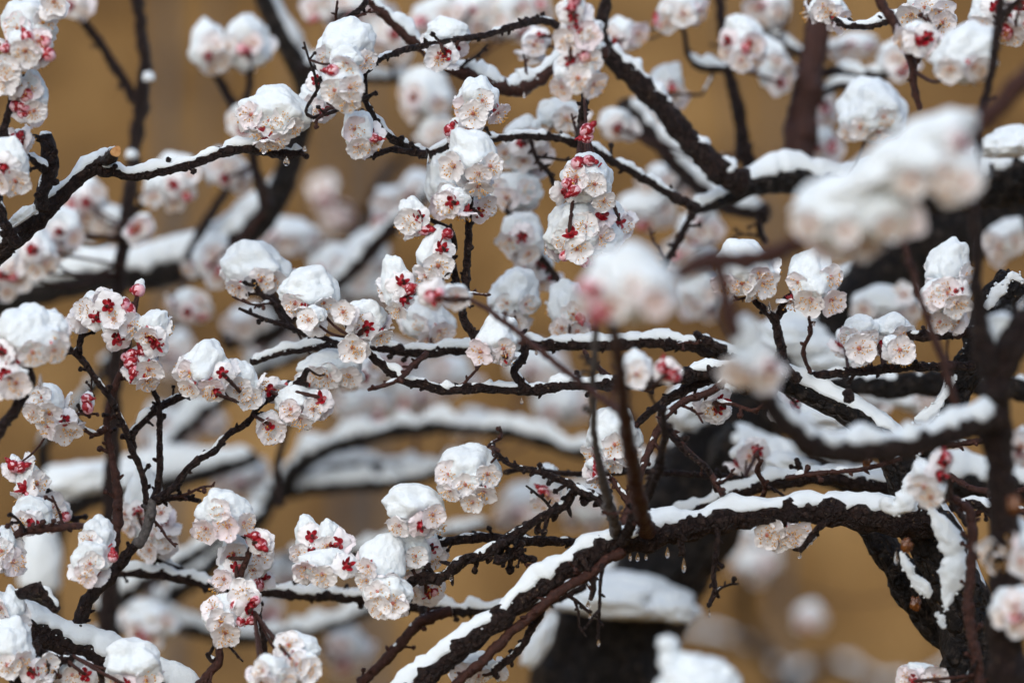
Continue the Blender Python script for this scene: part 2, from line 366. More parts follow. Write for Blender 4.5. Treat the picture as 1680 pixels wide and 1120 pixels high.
# ------------------------------------------------------------------ scene objects
class Thing:
    def __init__(s, name, label, cat, base, group=None):
        s.root = bpy.data.objects.new(name, None); COL.objects.link(s.root); s.root.empty_display_size = .05
        s.root.location = base; s.root['label'] = label; s.root['category'] = cat
        if group: s.root['group'] = group
        s.inv = Matrix.Translation(-Vector(base)); s.wood = []; s.rng = random.Random(label); s.last = None
    def part(s, name, me, parent=None):
        o = bpy.data.objects.new(name, me); COL.objects.link(o)
        if parent is None: o.parent = s.root; o.matrix_parent_inverse = s.inv
        else: o.parent = parent
        return o
    def br(s, kind, pts, d=3.0, snow=0, cov=.75, m='dark', d1=None, rough=None, spur=None, cut=False, knob=1.0, width=1.0):
        """a length of wood through photo points (x, y, radius[, distance]); snow = depth of its snow in photo pixels"""
        n = len(pts); d1 = d if d1 is None else d1; rows = []; rng = s.rng
        for i, p in enumerate(pts):
            dd = p[3] if len(p) > 3 else d + (d1 - d) * i / (n - 1)
            rows.append([*PX(p[0], p[1], dd), p[2] * K * dd])
        rows = np.array(rows); rm = rows[:, 3].mean(); dm = rows[:, 1].mean(); far = abs(dm - 3) > .3
        big = rm > .014
        step = max(.0016 if not far else .003, rm * (.4 if not big else .15))
        R = spline(rows, step)
        if not big:                                    # twigs wander a little from node to node
            ln = np.arange(len(R)) * step
            for ax, o in ((0, 3.1), (1, 9.7), (2, 21.3)):
                w = vnoise(np.stack([ln / .022 + o + rng.random() * 60, 0 * ln, 0 * ln], 1)) * .45 + .3 * vnoise(np.stack([ln / .008 + o, 0 * ln, 0 * ln], 1))
                R[:, ax] += w * np.minimum(R[:, 3], .004) * .6
        seg = 10 if rm < .003 else (14 if rm < .007 else (40 if rm < .014 else 72))
        if far and rm < .014: seg = 12
        mb = MB(); rg = rough if rough is not None else (.20 if not big else .17)
        C, r = tube(mb, R, seg, rg, rng, 0, 1 if cut else None, 0 if big else .012 * (1 if rm < .003 else 2.2))
        g = (.010 if spur is None else spur)
        if g and not big: spurs(mb, C, r, g if rm < .006 else max(g, .035), rng, knob)
        if big:
            for _ in range(int(len(C) * .7)):
                i = rng.randrange(len(C)); a = nrm(np.array([rng.gauss(0, 1), rng.gauss(0, 1), -abs(rng.gauss(0, 1)) + .1])); w = r[i] * rng.uniform(.05, .16)
                blob(mb, C[i] + a * r[i] * .96, (w, w, w * .6), 1, 0, .4, rng.random() * 50)
        o = s.part(kind, mb.mesh(kind, [M[m], M['cut']])); s.last = o
        s.wood.append(R)
        if snow:
            sm = snowcap(R, snow * K * dm, cov, rng, step, width)
            if sm: c = s.part('snow_layer', sm.mesh('snow_layer', [M['snow']]), o)
        return s
    def sprigs(s, n, rmax=.0055):
        """thin side twigs with dormant buds, sprouting from the slender wood"""
        R0 = [R for R in s.wood if R[:, 3].mean() < rmax and len(R) > 12]
        for k in range(n):
            R = s.rng.choice(R0); i = s.rng.randrange(4, len(R) - 3); p = R[i, :3]; d = p[1]
            x, y = 840 + p[0] / (K * d), 560 - (p[2] - CZ) / (K * d)
            if not (20 < x < 1660 and 20 < y < 1100): continue
            a = s.rng.uniform(0, 6.28); L = s.rng.uniform(26, 75); pts = [(x, y, 2.6, d)]
            for q in range(3):
                a += s.rng.uniform(-.45, .45); x += math.cos(a) * L / 3; y += math.sin(a) * L / 3 - 3; d += s.rng.uniform(-.012, .006); pts.append((x, y, 2.4 - .35 * q, d))
            s.br('twig', pts, snow=3 if k % 3 == 0 else 0, cov=.4, m='dark' if k % 2 else 'red', spur=.008, knob=.8)
        return s
    def lump(s, x, y, rx, rz, d, ry=None, rot=0, seed=0, rough=.22):
        """a heap of snow lying on the wood, sub-part of the wood built last"""
        sc = K * d; v, f = ICO[4]; o = seed * 7.3 + x * .01
        q = v * (1 + rough * fbm(v * 1.6 + o, 3) + .03 * fbm(v * 7 + o, 2))[:, None]
        low = q[:, 2] < -.35; q[low, 2] = -.35 + (q[low, 2] + .35) * .4
        q = q * np.array([rx * sc, (ry or rx * .7) * sc, rz * sc])
        ca, sa = math.cos(rot), math.sin(rot); q = np.stack([q[:, 0] * ca + q[:, 2] * sa, q[:, 1], -q[:, 0] * sa + q[:, 2] * ca], 1)
        mb = MB(); mb.add(q + PX(x, y, d), f); s.part('snow_layer', mb.mesh('snow_layer', [M['snow']]), s.last); return s
    def strip(s, pts, d, flat=.5):
        """a ragged strip of snow lying along the trunk's upper face, sub-part of the wood built last"""
        rows = np.array([[*PX(p[0], p[1], d), p[2] * K * d] for p in pts]); R = spline(rows, .0022); mb = MB()
        o = s.rng.random() * 50; ln = np.arange(len(R)) / 6.0
        R[:, 3] *= 1 + .35 * fbm(np.stack([ln + o, 0 * ln, 0 * ln], 1), 2)
        tube(mb, R, 26, .22, s.rng); V = mb.v[0]; V[:, 1] = d + (V[:, 1] - d) * flat
        for q in mb.v[1:]: q[:, 1] = d + (q[:, 1] - d) * flat
        V += nrm(V - np.repeat(R[:, :3], 26, 0)) * (.0013 * fbm(V / .006 + o, 3))[:, None]
        for _ in range(34):
            i = s.rng.randrange(len(R)); a = s.rng.uniform(0, 6.28); w = s.rng.uniform(.0005, .0012); k = s.rng.uniform(.9, 1.25)
            blob(mb, R[i, :3] + np.array([math.cos(a) * R[i, 3] * k, -.001, math.sin(a) * R[i, 3] * k]), (w, w * .8, w), 1, 0, .4, a)
        s.part('snow_layer', mb.mesh('snow_layer', [M['snow']]), s.last); return s
    def near(s, p):
        best = None
        for R in s.wood:
            dd = np.linalg.norm(R[:, :3] - p, axis=1); i = int(dd.argmin())
            if best is None or dd[i] < best[0]: best = (dd[i], R[i, :3], R[i, 3])
        return best
    def cl(s, x, y, rx, rz, d=None, fl=None, red=(), bud=(), snow=.6, n=None, back=2, to=None, m='red'):
        """a blossom cluster: spur with stalks > blossoms, buds, snow cap. fl / red / bud: photo offsets of blossoms facing us, turned away, and buds"""
        rng = random.Random(x * 1000 + y)
        if d is None:
            b0 = s.near(PX(x, y, 3.0)); d = b0[1][1]
        sc = K * d; C = PX(x, y, d); E = np.array([rx * sc, .85 * max(min(rx, rz), .6 * rx) * sc, rz * sc]); brp = BR / sc
        near = s.near(C if to is None else PX(*to)); far = abs(d - 3) > .35
        pos = []                                                       # (unit dir, normal, kind)
        def front(dx, dy, k):
            a, c = dx / rx, -dy / rz; q = a * a + c * c
            if q > .9: a, c = a * math.sqrt(.9 / q), c * math.sqrt(.9 / q); q = .9
            u = np.array([a, -math.sqrt(1 - q), c]); pos.append((u, k))
        if fl is None:
            fl = []; want = n if n is not None else max(2, int(rx * rz / (brp * brp) * 1.5) + 1)
            for _ in range(200):
                dx, dy = rng.uniform(-.95, .95) * rx, rng.uniform(-.25 if snow > .3 else -.9, .95) * rz
                if (dx / rx) ** 2 + (dy / rz) ** 2 < 1 and all((dx - a) ** 2 + (dy - b_) ** 2 > (brp * .85) ** 2 for a, b_ in list(fl) + list(red)): fl.append((dx, dy))
                if len(fl) >= want: break
            if not red and rng.random() < .45: red = [(rng.uniform(-.5, .5) * rx, rng.uniform(-.1, .6) * rz)]
            if not bud and rng.random() < .4: bud = [(rng.uniform(-.7, .7) * rx, rng.uniform(0, .8) * rz)]
        for q in fl: front(q[0], q[1], 'f')
        for q in red: front(q[0], q[1], 'r')
        for q in bud: front(q[0], q[1], 'b')
        for _ in range(back):
            a = rng.uniform(.15, math.pi - .15); c = rng.uniform(-.8, .1)
            pos.append((np.array([math.cos(a) * math.sqrt(1 - c * c), math.sin(a) * math.sqrt(1 - c * c), c]), 'k'))
        mb = MB(); p1 = near[1]; L = np.linalg.norm(C - p1)
        w0 = min(max(near[2] * .5, .0010), .0015)
        mid = (p1 + C) / 2 + np.array([0, 0, -.12 * L])
        tube(mb, spline(np.array([[*p1, w0], [*mid, w0 * .9], [*C, w0 * .8]]), .003), 8, .2, rng, 0, None, .008)
        items = []; wo = rng.random() * 60; lean = np.array([rng.gauss(0, .16), rng.gauss(0, .1), 0])
        warp = lambda u: 1 + .16 * vnoise(np.asarray(u) * 1.5 + wo)
        for u, k in pos:
            if k == 'r':
                c = C + E * u * .97 * warp(u); nn = nrm(np.array([-u[0] * .5 + rng.gauss(0, .2), 1.0, -.35 * u[2] + rng.gauss(0, .2)]))
                tail = c - nn * BR * .42
            elif k == 'b':
                c = C + E * u * 1.04; nn = nrm(np.array([u[0] * .6 + rng.gauss(0, .6), rng.gauss(0, .22), rng.uniform(-.9, .35)])); tail = c - nn * BR * .8
            else:
                nn = nrm(u / E * min(E) + (np.array([0, -.30, -.30]) if k == 'f' else np.array([0, 0, -.2])) + np.array([rng.gauss(0, .26) for _ in range(3)]))
                c = C + E * u * rng.uniform(.78, .96 if u[2] > -.2 else 1.08) * warp(u); tail = c - nn * BR * .42
            items.append((c, nn, k))
            if k == 'r':                                               # the calyx shows, so its stalk runs on this side, back to the spur
                q = tail + np.array([0, -.004, 0]) + (p1 - tail) * .35 / max(1, L / .03); w1 = .0011
                tube(mb, spline(np.array([[*tail, w1 * 1.1], [*q, w1 * 1.3], [*(q * .5 + p1 * .5 + np.array([0, -.003, 0])), w1 * 1.2], [*p1, w1 * 1.3]]), .002), 8, .25, rng, 0, None, .006)
                continue
            a = C + (tail - C) * .1
            tube(mb, np.array([[*a, .0009], [*((a + tail) / 2), .0007], [*tail, .0008]]), 5, 0, rng, 1)
        spray = s.part('blossom_cluster', mb.mesh('blossom_cluster', [M[m], M['calyx']]))
        for c, nn, k in items:
            o = s.part('bud' if k == 'b' else 'blossom', rng.choice(BUDS if k == 'b' else BLOS), spray)
            q = Vector(nn).to_track_quat('Z', 'Y').to_matrix().to_4x4() @ Matrix.Rotation(rng.uniform(0, 6.28), 4, 'Z')
            o.matrix_local = Matrix.Translation(Vector(c)) @ q @ Matrix.Scale(rng.uniform(.82, 1.1), 4)
        if snow > 0:
            v, f = ICO[4 if far else 5]; o = rng.random() * 80; lowr = .54 + .28 * min(1, snow)
            lob = warp(v) * (1 + .07 * fbm(v * 2.1 + o, 2) + .018 * vnoise(v * 4 + o) * (1.3 - v[:, 2]) + .012 * vnoise(v * 13 + o)) * (1 + .06 * smooth(.4, 1, v[:, 2]))
            if not far: lob = lob + .010 * vnoise(v * 36 + o) + .006 * vnoise(v * 70 + o)
            t = .20 - snow                                             # snow covers what lies above this height
            tt = v[:, 2] + .22 * fbm(v * 2.6 + o + 7, 2)
            r = lob * (lowr + (.95 - lowr) * smooth(t - .5, t + .12, tt))
            for _ in range(4):                                         # slumps and small hollows in the snow
                a = nrm(np.array([rng.gauss(0, 1), -abs(rng.gauss(0, .8)), rng.uniform(-.2, 1)])); r = r * (1 - rng.uniform(.03, .13) * np.exp(-((1 - v @ a) / rng.uniform(.04, .14))))
            for u, k in pos:
                ang = np.arccos(np.clip(v @ u, -1, 1))
                wd = BR / (E.mean())
                if k in 'fk':
                    dep = .13 if u[2] < .15 else .08
                    r = r * (1 - dep * np.exp(-(ang / (.75 * wd)) ** 2) + .07 * np.exp(-((ang - 1.0 * wd) / (.4 * wd)) ** 2) * smooth(-.15, .35, v[:, 2] - u[2]))
                elif k == 'r': r = r * (1 - .34 * np.exp(-(ang / (.85 * wd)) ** 4))
                else: r = r * (1 - .12 * np.exp(-(ang / (.5 * wd)) ** 2))
            q = v * r[:, None]; q = q + lean * np.clip(q[:, 2:3], 0, 2) ** 1.5
            mb = MB(); mb.add(C + E * q, f)
            s.part('snow_cap', mb.mesh('snow_cap', [M['snow']]), spray)
        return s
    def drop(s, x, y, d=None, L=7, w=3.2):
        """meltwater hanging from the wood; top of the drop at (x, y)"""
        if d is None: d = s.near(PX(x, y, 3.0))[1][1]
        sc = K * d; v, f = ICO[2]; q = v.copy(); zz = (q[:, 2] + 1) / 2
        q[:, :2] *= ((1 - .72 * smooth(.25, 1, zz)))[:, None]
        q = q * np.array([w * sc, w * sc, L * sc]); mb = MB(); mb.add(q + PX(x, y + L * .8, d), f)
        s.part('water_drop', mb.mesh('water_drop', [M['water']])); return s
    def resin(s, x, y, d, w=8):
        mb = MB(); blob(mb, PX(x, y, d), (w * K * d, w * K * d * .7, w * K * d * 1.3), 3, 0, .35, x); s.part('resin_lump', mb.mesh('resin_lump', [M['resin']])); return s

# ------------------------------------------------------------------ the ground: flat under the trees, rising behind them
def hill_z(x, y):
    s = np.clip(y - 7.0, 0, None); z = .42 * s - .42 * 1.5 * (1 - np.exp(-s / 1.5))
    z = np.where(y > 60, .42 * 51.5 + (z - .42 * 51.5) * .25, z)
    return z + .10 * fbm(np.stack([x * .35, y * .35, 0 * x], -1), 3) * smooth(5, 12, y) - .02
def build_ground():
    ys = np.concatenate([np.linspace(-40, 4, 12), np.linspace(5, 30, 90), np.geomspace(31, 400, 40)]); xs = np.concatenate([-np.geomspace(200, 5, 18), np.linspace(-4.6, 4.6, 60), np.geomspace(5, 200, 18)])
    X, Y = np.meshgrid(xs, ys); Z = hill_z(X, Y); mb = MB(); w = len(xs)
    mb.add(np.stack([X, Y, Z], -1).reshape(-1, 3), [(i * w + j, i * w + j + 1, (i + 1) * w + j + 1, (i + 1) * w + j) for i in range(len(ys) - 1) for j in range(w - 1)])
    m, t, b = mat('dry_hillside'); co = N(t, 'ShaderNodeTexCoord').outputs['Object']
    mp = N(t, 'ShaderNodeMapping'); mp.inputs['Scale'].default_value = (2.6, 1.1, 1.1); mp.inputs['Rotation'].default_value = (0, 0, .25); t.links.new(co, mp.inputs[0])
    a = noise(t, 1.0, 5, .62, mp.outputs[0]); r = ramp(t, a.outputs[0], [(.3, (.085, .044, .018)), (.43, (.19, .104, .036)), (.55, (.285, .157, .053)), (.7, (.43, .255, .094))])
    t.links.new(r.outputs[0], b.inputs['Base Color']); b.inputs['Roughness'].default_value = .95; b.inputs['Specular IOR Level'].default_value = .1
    a2 = noise(t, 30, 5, .7, co); bump(t, b, a2.outputs[0], .6, .03)
    o = bpy.data.objects.new('hillside', mb.mesh('hillside', [m])); COL.objects.link(o); o['kind'] = 'structure'; o['label'] = 'ochre hillside of dead winter grass behind the trees'
    rs = np.random.RandomState(5); n = 16000                            # dead grass standing on the slope
    y = 6.5 + 16 * rs.rand(n) ** 1.3; x = (rs.rand(n) * 2 - 1) * (.22 * y + 1.0)
    kp = fbm(np.stack([x * .9, y * .5, 0 * x], -1), 2) + .5 * rs.rand(n) > .05; x, y = x[kp], y[kp]; n = len(x)
    z = hill_z(x, y); h = .10 + .22 * rs.rand(n); lean = rs.randn(n, 2) * .35; w = .004 + .004 * rs.rand(n); a = rs.rand(n) * 3.14
    P = np.stack([x, y, z], 1); dx = np.stack([np.cos(a) * w, np.sin(a) * w, 0 * w], 1); up = np.stack([lean[:, 0] * h, lean[:, 1] * h, h], 1)
    V = np.stack([P - dx, P + dx, P + dx * .7 + up * .55, P - dx * .7 + up * .55, P + up + np.stack([lean[:, 0] * h * .5, lean[:, 1] * h * .5, -.1 * h], 1)], 1).reshape(-1, 3)
    mb = MB(); f = []
    for i in range(n): f += [(i * 5, i * 5 + 1, i * 5 + 2, i * 5 + 3), (i * 5 + 3, i * 5 + 2, i * 5 + 4)]
    mb.add(V, f)
    gm = simple('dead_grass', (.13, .066, .020), .9, .1, 1.2, (.30, .165, .055))
    o = bpy.data.objects.new('dry_grass', mb.mesh('dry_grass', [gm])); COL.objects.link(o); o['kind'] = 'stuff'; o['label'] = 'dead ochre grass standing on the hillside'; o['category'] = 'grass'
build_ground()

# ================================================================== the big dark tree on the right, in focus
T = Thing('apricot_tree', 'large dark tree in focus, forked trunk at lower right, long snowy limb reaching down left', 'tree', PX(1640, 3900, 3.0))
T.br('trunk', [(1650, 3960, 150), (1630, 2600, 115), (1605, 1600, 82), (1592, 1250, 66), (1592, 1110, 54), (1590, 1050, 49), (1578, 985, 48), (1548, 915, 46), (1520, 860, 42), (1497, 810, 37), (1475, 760, 32), (1452, 720, 29), (1420, 692, 25), (1385, 672, 22), (1340, 652, 18), (1298, 632, 15), (1262, 618, 12)], 3.0, 20, .8, 'black')
T.strip([(1524, 826, 5), (1536, 850, 10), (1556, 880, 20), (1568, 910, 23), (1566, 940, 20), (1556, 970, 13), (1552, 995, 5), (1550, 1003, 2)], 2.905).strip([(1478, 905, 4), (1490, 930, 9), (1506, 955, 11), (1520, 968, 9), (1524, 980, 3)], 2.925).strip([(1538, 1008, 3), (1545, 1016, 6), (1548, 1026, 3)], 2.9)
T.strip([(1445, 822, 6), (1468, 832, 14), (1486, 822, 20), (1497, 796, 14), (1504, 770, 8), (1508, 750, 4)], 2.93)
T.br('limb', [(1585, 1060, 34), (1530, 1000, 33), (1485, 942, 27), (1445, 893, 21), (1418, 866, 15), (1400, 836, 9)], 3.06, 0, 0, 'black')
T.br('limb', [(1520, 850, 34), (1490, 852, 29), (1440, 848, 24), (1385, 842, 21), (1320, 836, 19), (1240, 842, 19), (1150, 860, 19), (1070, 878, 21), (1005, 893, 21), (945, 922, 19), (865, 978, 17), (790, 1036, 16), (720, 1090, 16), (640, 1155, 16), (520, 1245, 15)], 2.98, 17, .84, 'dark', 2.93)
T.br('limb', [(1470, 800, 14), (1405, 790, 14), (1370, 783, 13), (1300, 787, 13), (1245, 797, 12), (1190, 816, 10), (1120, 845, 9), (1060, 870, 9)], 3.1, 13, .9, 'dark')
T.br('spur', [(1318, 786, 5), (1312, 768, 5), (1306, 752, 4)], 3.06)
T.br('spur', [(1395, 660, 9), (1392, 648, 8), (1390, 640, 8)], 2.95)
T.br('limb', [(1492, 800, 28), (1520, 730, 23), (1548, 682, 22), (1575, 630, 24), (1600, 580, 25), (1622, 530, 29), (1645, 490, 30), (1668, 462, 24)], 3.05, 9, .7, 'black')
T.strip([(1502, 690, 6), (1518, 682, 11), (1535, 668, 9), (1552, 645, 6), (1568, 615, 4)], 3.0).strip([(1616, 505, 3), (1628, 490, 10), (1646, 468, 9), (1662, 452, 8), (1680, 462, 4)], 3.0)
T.resin(1488, 895, 2.9, 9).resin(1502, 990, 2.93, 9).resin(1422, 752, 2.96, 9)
T.br('branch', [(1285, 626, 12), (1262, 618, 13), (1200, 606, 12), (1140, 612, 12), (1095, 621, 11), (1040, 628, 9), (1000, 630, 10), (930, 632, 9), (870, 639, 9), (800, 637, 8), (740, 641, 8), (700, 632, 8), (665, 625, 7), (640, 610, 7), (610, 585, 6.5), (576, 553, 5)], 2.99, 9, .62)
T.br('branch', [(1262, 618, 12), (1215, 592, 14), (1150, 568, 13), (1081, 561, 11), (980, 563, 11), (868, 565, 10), (773, 573, 9), (705, 577, 9), (637, 571, 8), (552, 567, 8), (500, 571, 6), (468, 577, 6), (412, 594, 5)], 3.07, 10, .85)
T.br('branch', [(1240, 600, 8), (1225, 640, 9), (1190, 618, 9), (1120, 640, 9), (1080, 665, 7), (1050, 690, 6), (1020, 720, 5)], 3.0)
T.br('twig', [(1190, 574, 8), (1160, 560, 9), (1140, 545, 5)], 3.05)
T.br('twig', [(870, 640, 8), (855, 628, 8), (842, 610, 7), (851, 594, 7), (862, 580, 6), (857, 560, 5), (855, 545, 4)], 2.99, 5, .4)
T.br('twig', [(560, 566, 5), (534, 556, 4), (485, 541, 4), (434, 523, 3), (392, 506, 2.6)], 3.05)
T.br('twig', [(485, 541, 4), (461, 520, 4), (451, 499, 5), (428, 482, 5), (415, 460, 4)], 3.08)
T.br('twig', [(790, 573, 7), (775, 548, 7), (758, 512, 7), (764, 465, 6.5), (769, 380, 6), (771, 318, 5), (774, 290, 3)], 2.99)
T.br('twig', [(758, 500, 7), (747, 455, 6), (742, 425, 6), (745, 398, 5), (739, 378, 5), (718, 367, 4), (700, 357, 3)], 2.99, 5, .45)
T.br('twig', [(757, 500, 5), (745, 478, 4.5), (722, 479, 4.5), (702, 483, 4.5), (685, 481, 4), (670, 478, 3)], 2.98, 7, .6)
T.br('twig', [(1600, 600, 7), (1560, 600, 7), (1500, 602, 7), (1420, 608, 7.5), (1350, 615, 8), (1310, 622, 9), (1285, 628, 8)], 3.0, 5, .25)
T.br('twig', [(1310, 624, 8), (1288, 600, 8), (1278, 555, 8), (1271, 525, 7), (1257, 510, 6), (1238, 493, 5), (1228, 470, 4)], 2.98)
T.br('twig', [(1272, 528, 6), (1282, 505, 6), (1291, 489, 5), (1312, 475, 4)], 2.98)
T.br('stub', [(1630, 540, 10), (1590, 545, 9), (1540, 548, 9), (1488, 553, 8)], 3.03, 5, .5, cut=True)
T.br('branch', [(960, 888, 8), (940, 889, 7), (868, 886, 8), (800, 881, 8), (756, 885, 8), (712, 889, 6), (692, 868, 4)], 3.02, 5, .35)
T.br('branch', [(1000, 820, 6), (965, 808, 6), (940, 806, 7), (926, 828, 8), (868, 861, 7), (838, 880, 9), (815, 897, 11), (790, 909, 9), (757, 921, 9), (724, 944, 9), (688, 948, 9), (661, 965, 7)], 2.98, 5, .4, knob=1.6, spur=.006)
T.br('twig', [(1010, 860, 6), (985, 822, 6), (950, 804, 6), (929, 791, 6), (885, 774, 5), (841, 764, 4), (820, 748, 4), (804, 727, 3)], 2.97, 5, .3, spur=.005)
T.br('twig', [(1240, 790, 5), (1207, 784, 5), (1139, 779, 5), (1054, 774, 5), (936, 777, 4.5), (861, 770, 4.5), (826, 774, 4)], 3.1)
T.br('twig', [(860, 888, 6), (842, 902, 6), (830, 912, 5), (818, 921, 3)], 2.98, knob=1.8, spur=.004)
T.br('twig', [(880, 918, 5), (852, 912, 6), (835, 903, 5)], 2.98, knob=1.6, spur=.004)
T.br('twig', [(1025, 905, 8), (1000, 915, 8), (970, 940, 8), (928, 965, 8), (881, 1001, 8), (834, 1042, 8), (798, 1078, 8), (740, 1130, 8), (660, 1210, 8)], 2.94, m='red')
T.br('twig', [(890, 1000, 5), (880, 1020, 6), (858, 1054, 6), (838, 1080, 6), (812, 1098, 6), (818, 1112, 4)], 2.95, 5, .4, spur=.006)
T.br('twig', [(955, 912, 7), (966, 935, 6), (973, 960, 5), (969, 984, 4)], 2.94)
T.br('twig', [(988, 925, 4), (985, 960, 3), (983, 1010, 2.5), (981, 1048, 2.5)], 2.93, spur=.03)
T.br('twig', [(920, 968, 3), (945, 985, 3), (958, 996, 3), (967, 1004, 3)], 2.94)
T.br('twig', [(1178, 868, 5), (1174, 905, 5), (1170, 935, 4), (1174, 968, 5), (1166, 985, 4), (1163, 994, 3)], 2.95, spur=.006)
T.br('twig', [(1120, 872, 8), (1118, 890, 6), (1122, 912, 4)], 2.95)
T.br('twig', [(1360, 850, 6), (1342, 866, 5), (1328, 884, 5), (1312, 904, 4)], 2.96, spur=.006)
T.br('twig', [(1090, 650, 5), (1085, 690, 5), (1120, 735, 5), (1160, 770, 5), (1180, 805, 6)], 2.97)
T.br('twig', [(1610, 1130, 8), (1600, 1070, 9), (1590, 1010, 9), (1592, 930, 8), (1596, 880, 8), (1590, 840, 8), (1560, 815, 6)], 2.88, spur=.008, m='red')
T.br('branch', [(1560, 830, 9), (1600, 826, 8), (1640, 850, 10), (1680, 870, 9), (1740, 890, 9)], 2.95, 6, .5)
T.br('twig', [(1545, 800, 4), (1575, 840, 6), (1590, 860, 9)], 2.92, 7, .6, knob=1.5)
for x, y, d in ((1060, 908, None), (1034, 906, None), (1046, 907, None), (740, 942, 2.97), (856, 652, None), (965, 985, 2.94), (982, 1046, 2.93), (968, 1004, 2.94), (1163, 996, 2.95), (1312, 905, 2.96), (812, 584, 2.93), (703, 254, 3.02), (880, 572, 3.06)): T.drop(x, y, d, 6 + (x % 4), 3 + (y % 2))
T.drop(1122, 916, 2.95, 13, 4).drop(1095, 898, 2.95, 10, 4).drop(1470, 905, 2.9, 12, 4)
for q in ([(1492, 742, 5), (1530, 733, 4.5), (1575, 727, 5), (1620, 722, 5)], [(1540, 772, 4), (1562, 783, 4.5), (1590, 798, 5), (1630, 808, 6)], [(1290, 784, 4), (1350, 775, 4.5), (1420, 768, 4), (1480, 752, 4)], [(1588, 852, 4), (1618, 832, 5), (1650, 812, 5), (1690, 800, 5)], [(1575, 838, 5), (1605, 822, 5), (1640, 828, 6), (1700, 845, 6)],
          [(1088, 690, 5.5), (1064, 738, 6), (1044, 795, 6), (1022, 860, 7)], [(1096, 700, 4), (1128, 738, 4.5), (1160, 768, 4.5), (1186, 812, 5)], [(1172, 660, 2.6), (1205, 664, 3), (1240, 672, 3.5), (1275, 640, 4)], [(1010, 628, 5), (985, 606, 4.5), (966, 590, 4), (962, 578, 3)], [(700, 578, 5), (676, 600, 4.5), (655, 622, 4), (604, 640, 3)], [(990, 770, 4), (1015, 800, 5), (1035, 830, 6), (1042, 870, 7)],
          [(1330, 612, 3), (1318, 575, 3.5), (1330, 545, 3), (1328, 520, 2.6)], [(820, 700, 2), (822, 716, 2.5), (806, 728, 3), (818, 740, 3)], [(1240, 835, 4), (1255, 800, 4), (1243, 772, 4), (1250, 755, 3)], [(1205, 606, 6), (1170, 640, 6), (1120, 660, 5.5), (1085, 690, 5)]):
    T.br('twig', q, 3.0, 5, .3, 'red', d1=2.96)
# shoots from the arching limb that lean towards the camera
T.br('shoot', [(1062, 872, 12), (1052, 842, 12), (1042, 785, 11.5), (1030, 720, 11), (1022, 650, 10), (1013, 580, 9.5), (1006, 530, 9), (1010, 490, 7)], 2.94, m='red', d1=2.42, spur=.03)
T.br('shoot', [(1030, 690, 7), (1008, 668, 6), (980, 648, 5.5), (930, 610, 5.5), (870, 562, 5), (820, 522, 5), (795, 504, 4), (770, 490, 3)], 2.70, m='red', d1=2.82, spur=.03)
T.br('shoot', [(1012, 880, 9), (1005, 845, 8.5), (992, 800, 7.5), (979, 745, 6), (973, 680, 5.5), (974, 600, 5.5), (978, 530, 5), (981, 470, 4)], 2.95, m='grey', d1=2.66, spur=.02)
T.br('shoot', [(1022, 890, 9), (1036, 858, 9), (1062, 815, 8), (1080, 770, 7), (1090, 720, 6), (1088, 670, 5)], 2.94, m='dark', d1=2.82)
T.cl(1035, 470, 82, 72, 2.4, [(0, 6), (36, 24), (-30, 34)], [(-62, 8)], [(-56, 30), (-70, 2), (-44, 44)], snow=.72)
T.cl(985, 495, 24, 34, 2.42, [], [(0, -6)], [(0, 10), (-8, 24)], snow=.1, back=1)
T.sprigs(40)
# blossoms on it
T.cl(508, 478, 50, 40, 3.0, [(-28, 24), (-6, 30), (28, 22)], snow=.72)
T.cl(512, 525, 26, 24, 2.98, [(-6, 0)], snow=.05, back=1)
T.cl(562, 510, 27, 26, 2.97, [(2, 2)], snow=.0, back=1)
T.cl(600, 525, 36, 36, 2.99, [(24, 24)], [(4, 12), (-8, 22)], snow=.75)
T.cl(578, 568, 18, 16, 2.98, [(0, 2), (12, 6)], snow=.05, back=1)
T.cl(814, 556, 40, 42, 2.97, [(14, 18), (-24, 20)], [(16, 30)], snow=.75).drop(822, 582, 2.93, 9, 4)
T.cl(776, 262, 46, 50, 2.98, [(10, 26), (-32, 12), (32, 14), (8, 44)], snow=.62)
T.cl(785, 165, 36, 42, 3.0, [(8, 2), (-8, 22), (28, 20), (-28, 14)], snow=.5)
T.cl(758, 210, 22, 17, 3.0, [(12, 4)], bud=[(-20, 4)], snow=.7)
T.cl(746, 328, 28, 24, 2.97, [(-14, 10)], [(-6, 4)], snow=.6)
T.cl(786, 342, 20, 28, 3.01, [(8, -4)], [(0, 8)], snow=.1)
T.cl(727, 300, 32, 52, 3.06, [(6, 18), (-4, 38)], snow=.7)
T.cl(680, 352, 25, 30, 2.98, [(-10, 12)], [(8, 6)], [(18, 28)], snow=.6)
T.cl(714, 415, 28, 46, 2.98, [(6, 24), (-14, 36)], [(12, -6)], [(22, -34)], snow=.68)
T.cl(652, 466, 26, 48, 2.97, [(2, 42)], [(8, -4), (12, 26)], [(20, 8)], snow=.75)
T.cl(750, 487, 24, 20, 2.84, [(0, 0)], snow=.35, back=0)
T.cl(712, 486, 16, 12, 2.82, [], [(0, 0)], [(-6, 0), (8, -4)], snow=.0, back=0)
T.cl(424, 443, 56, 48, 3.1, [(-26, 26), (6, 18), (34, 20)], snow=.75)
T.cl(702, 528, 44, 42, 3.13, [(-12, 4), (18, 14), (0, 30)], snow=.65)
T.cl(845, 488, 44, 48, 3.14, [(22, 14), (-18, 12), (0, 34)], snow=.68)
T.cl(935, 510, 36, 52, 3.12, [(6, 6), (12, 34), (-14, 30)], [], [(16, 12)], snow=.6)
T.cl(1008, 718, 46, 50, 3.0, [(0, 10), (26, 30), (-4, 40), (-36, 28)], snow=.6)
T.cl(985, 765, 22, 24, 2.99, snow=.1, n=2)
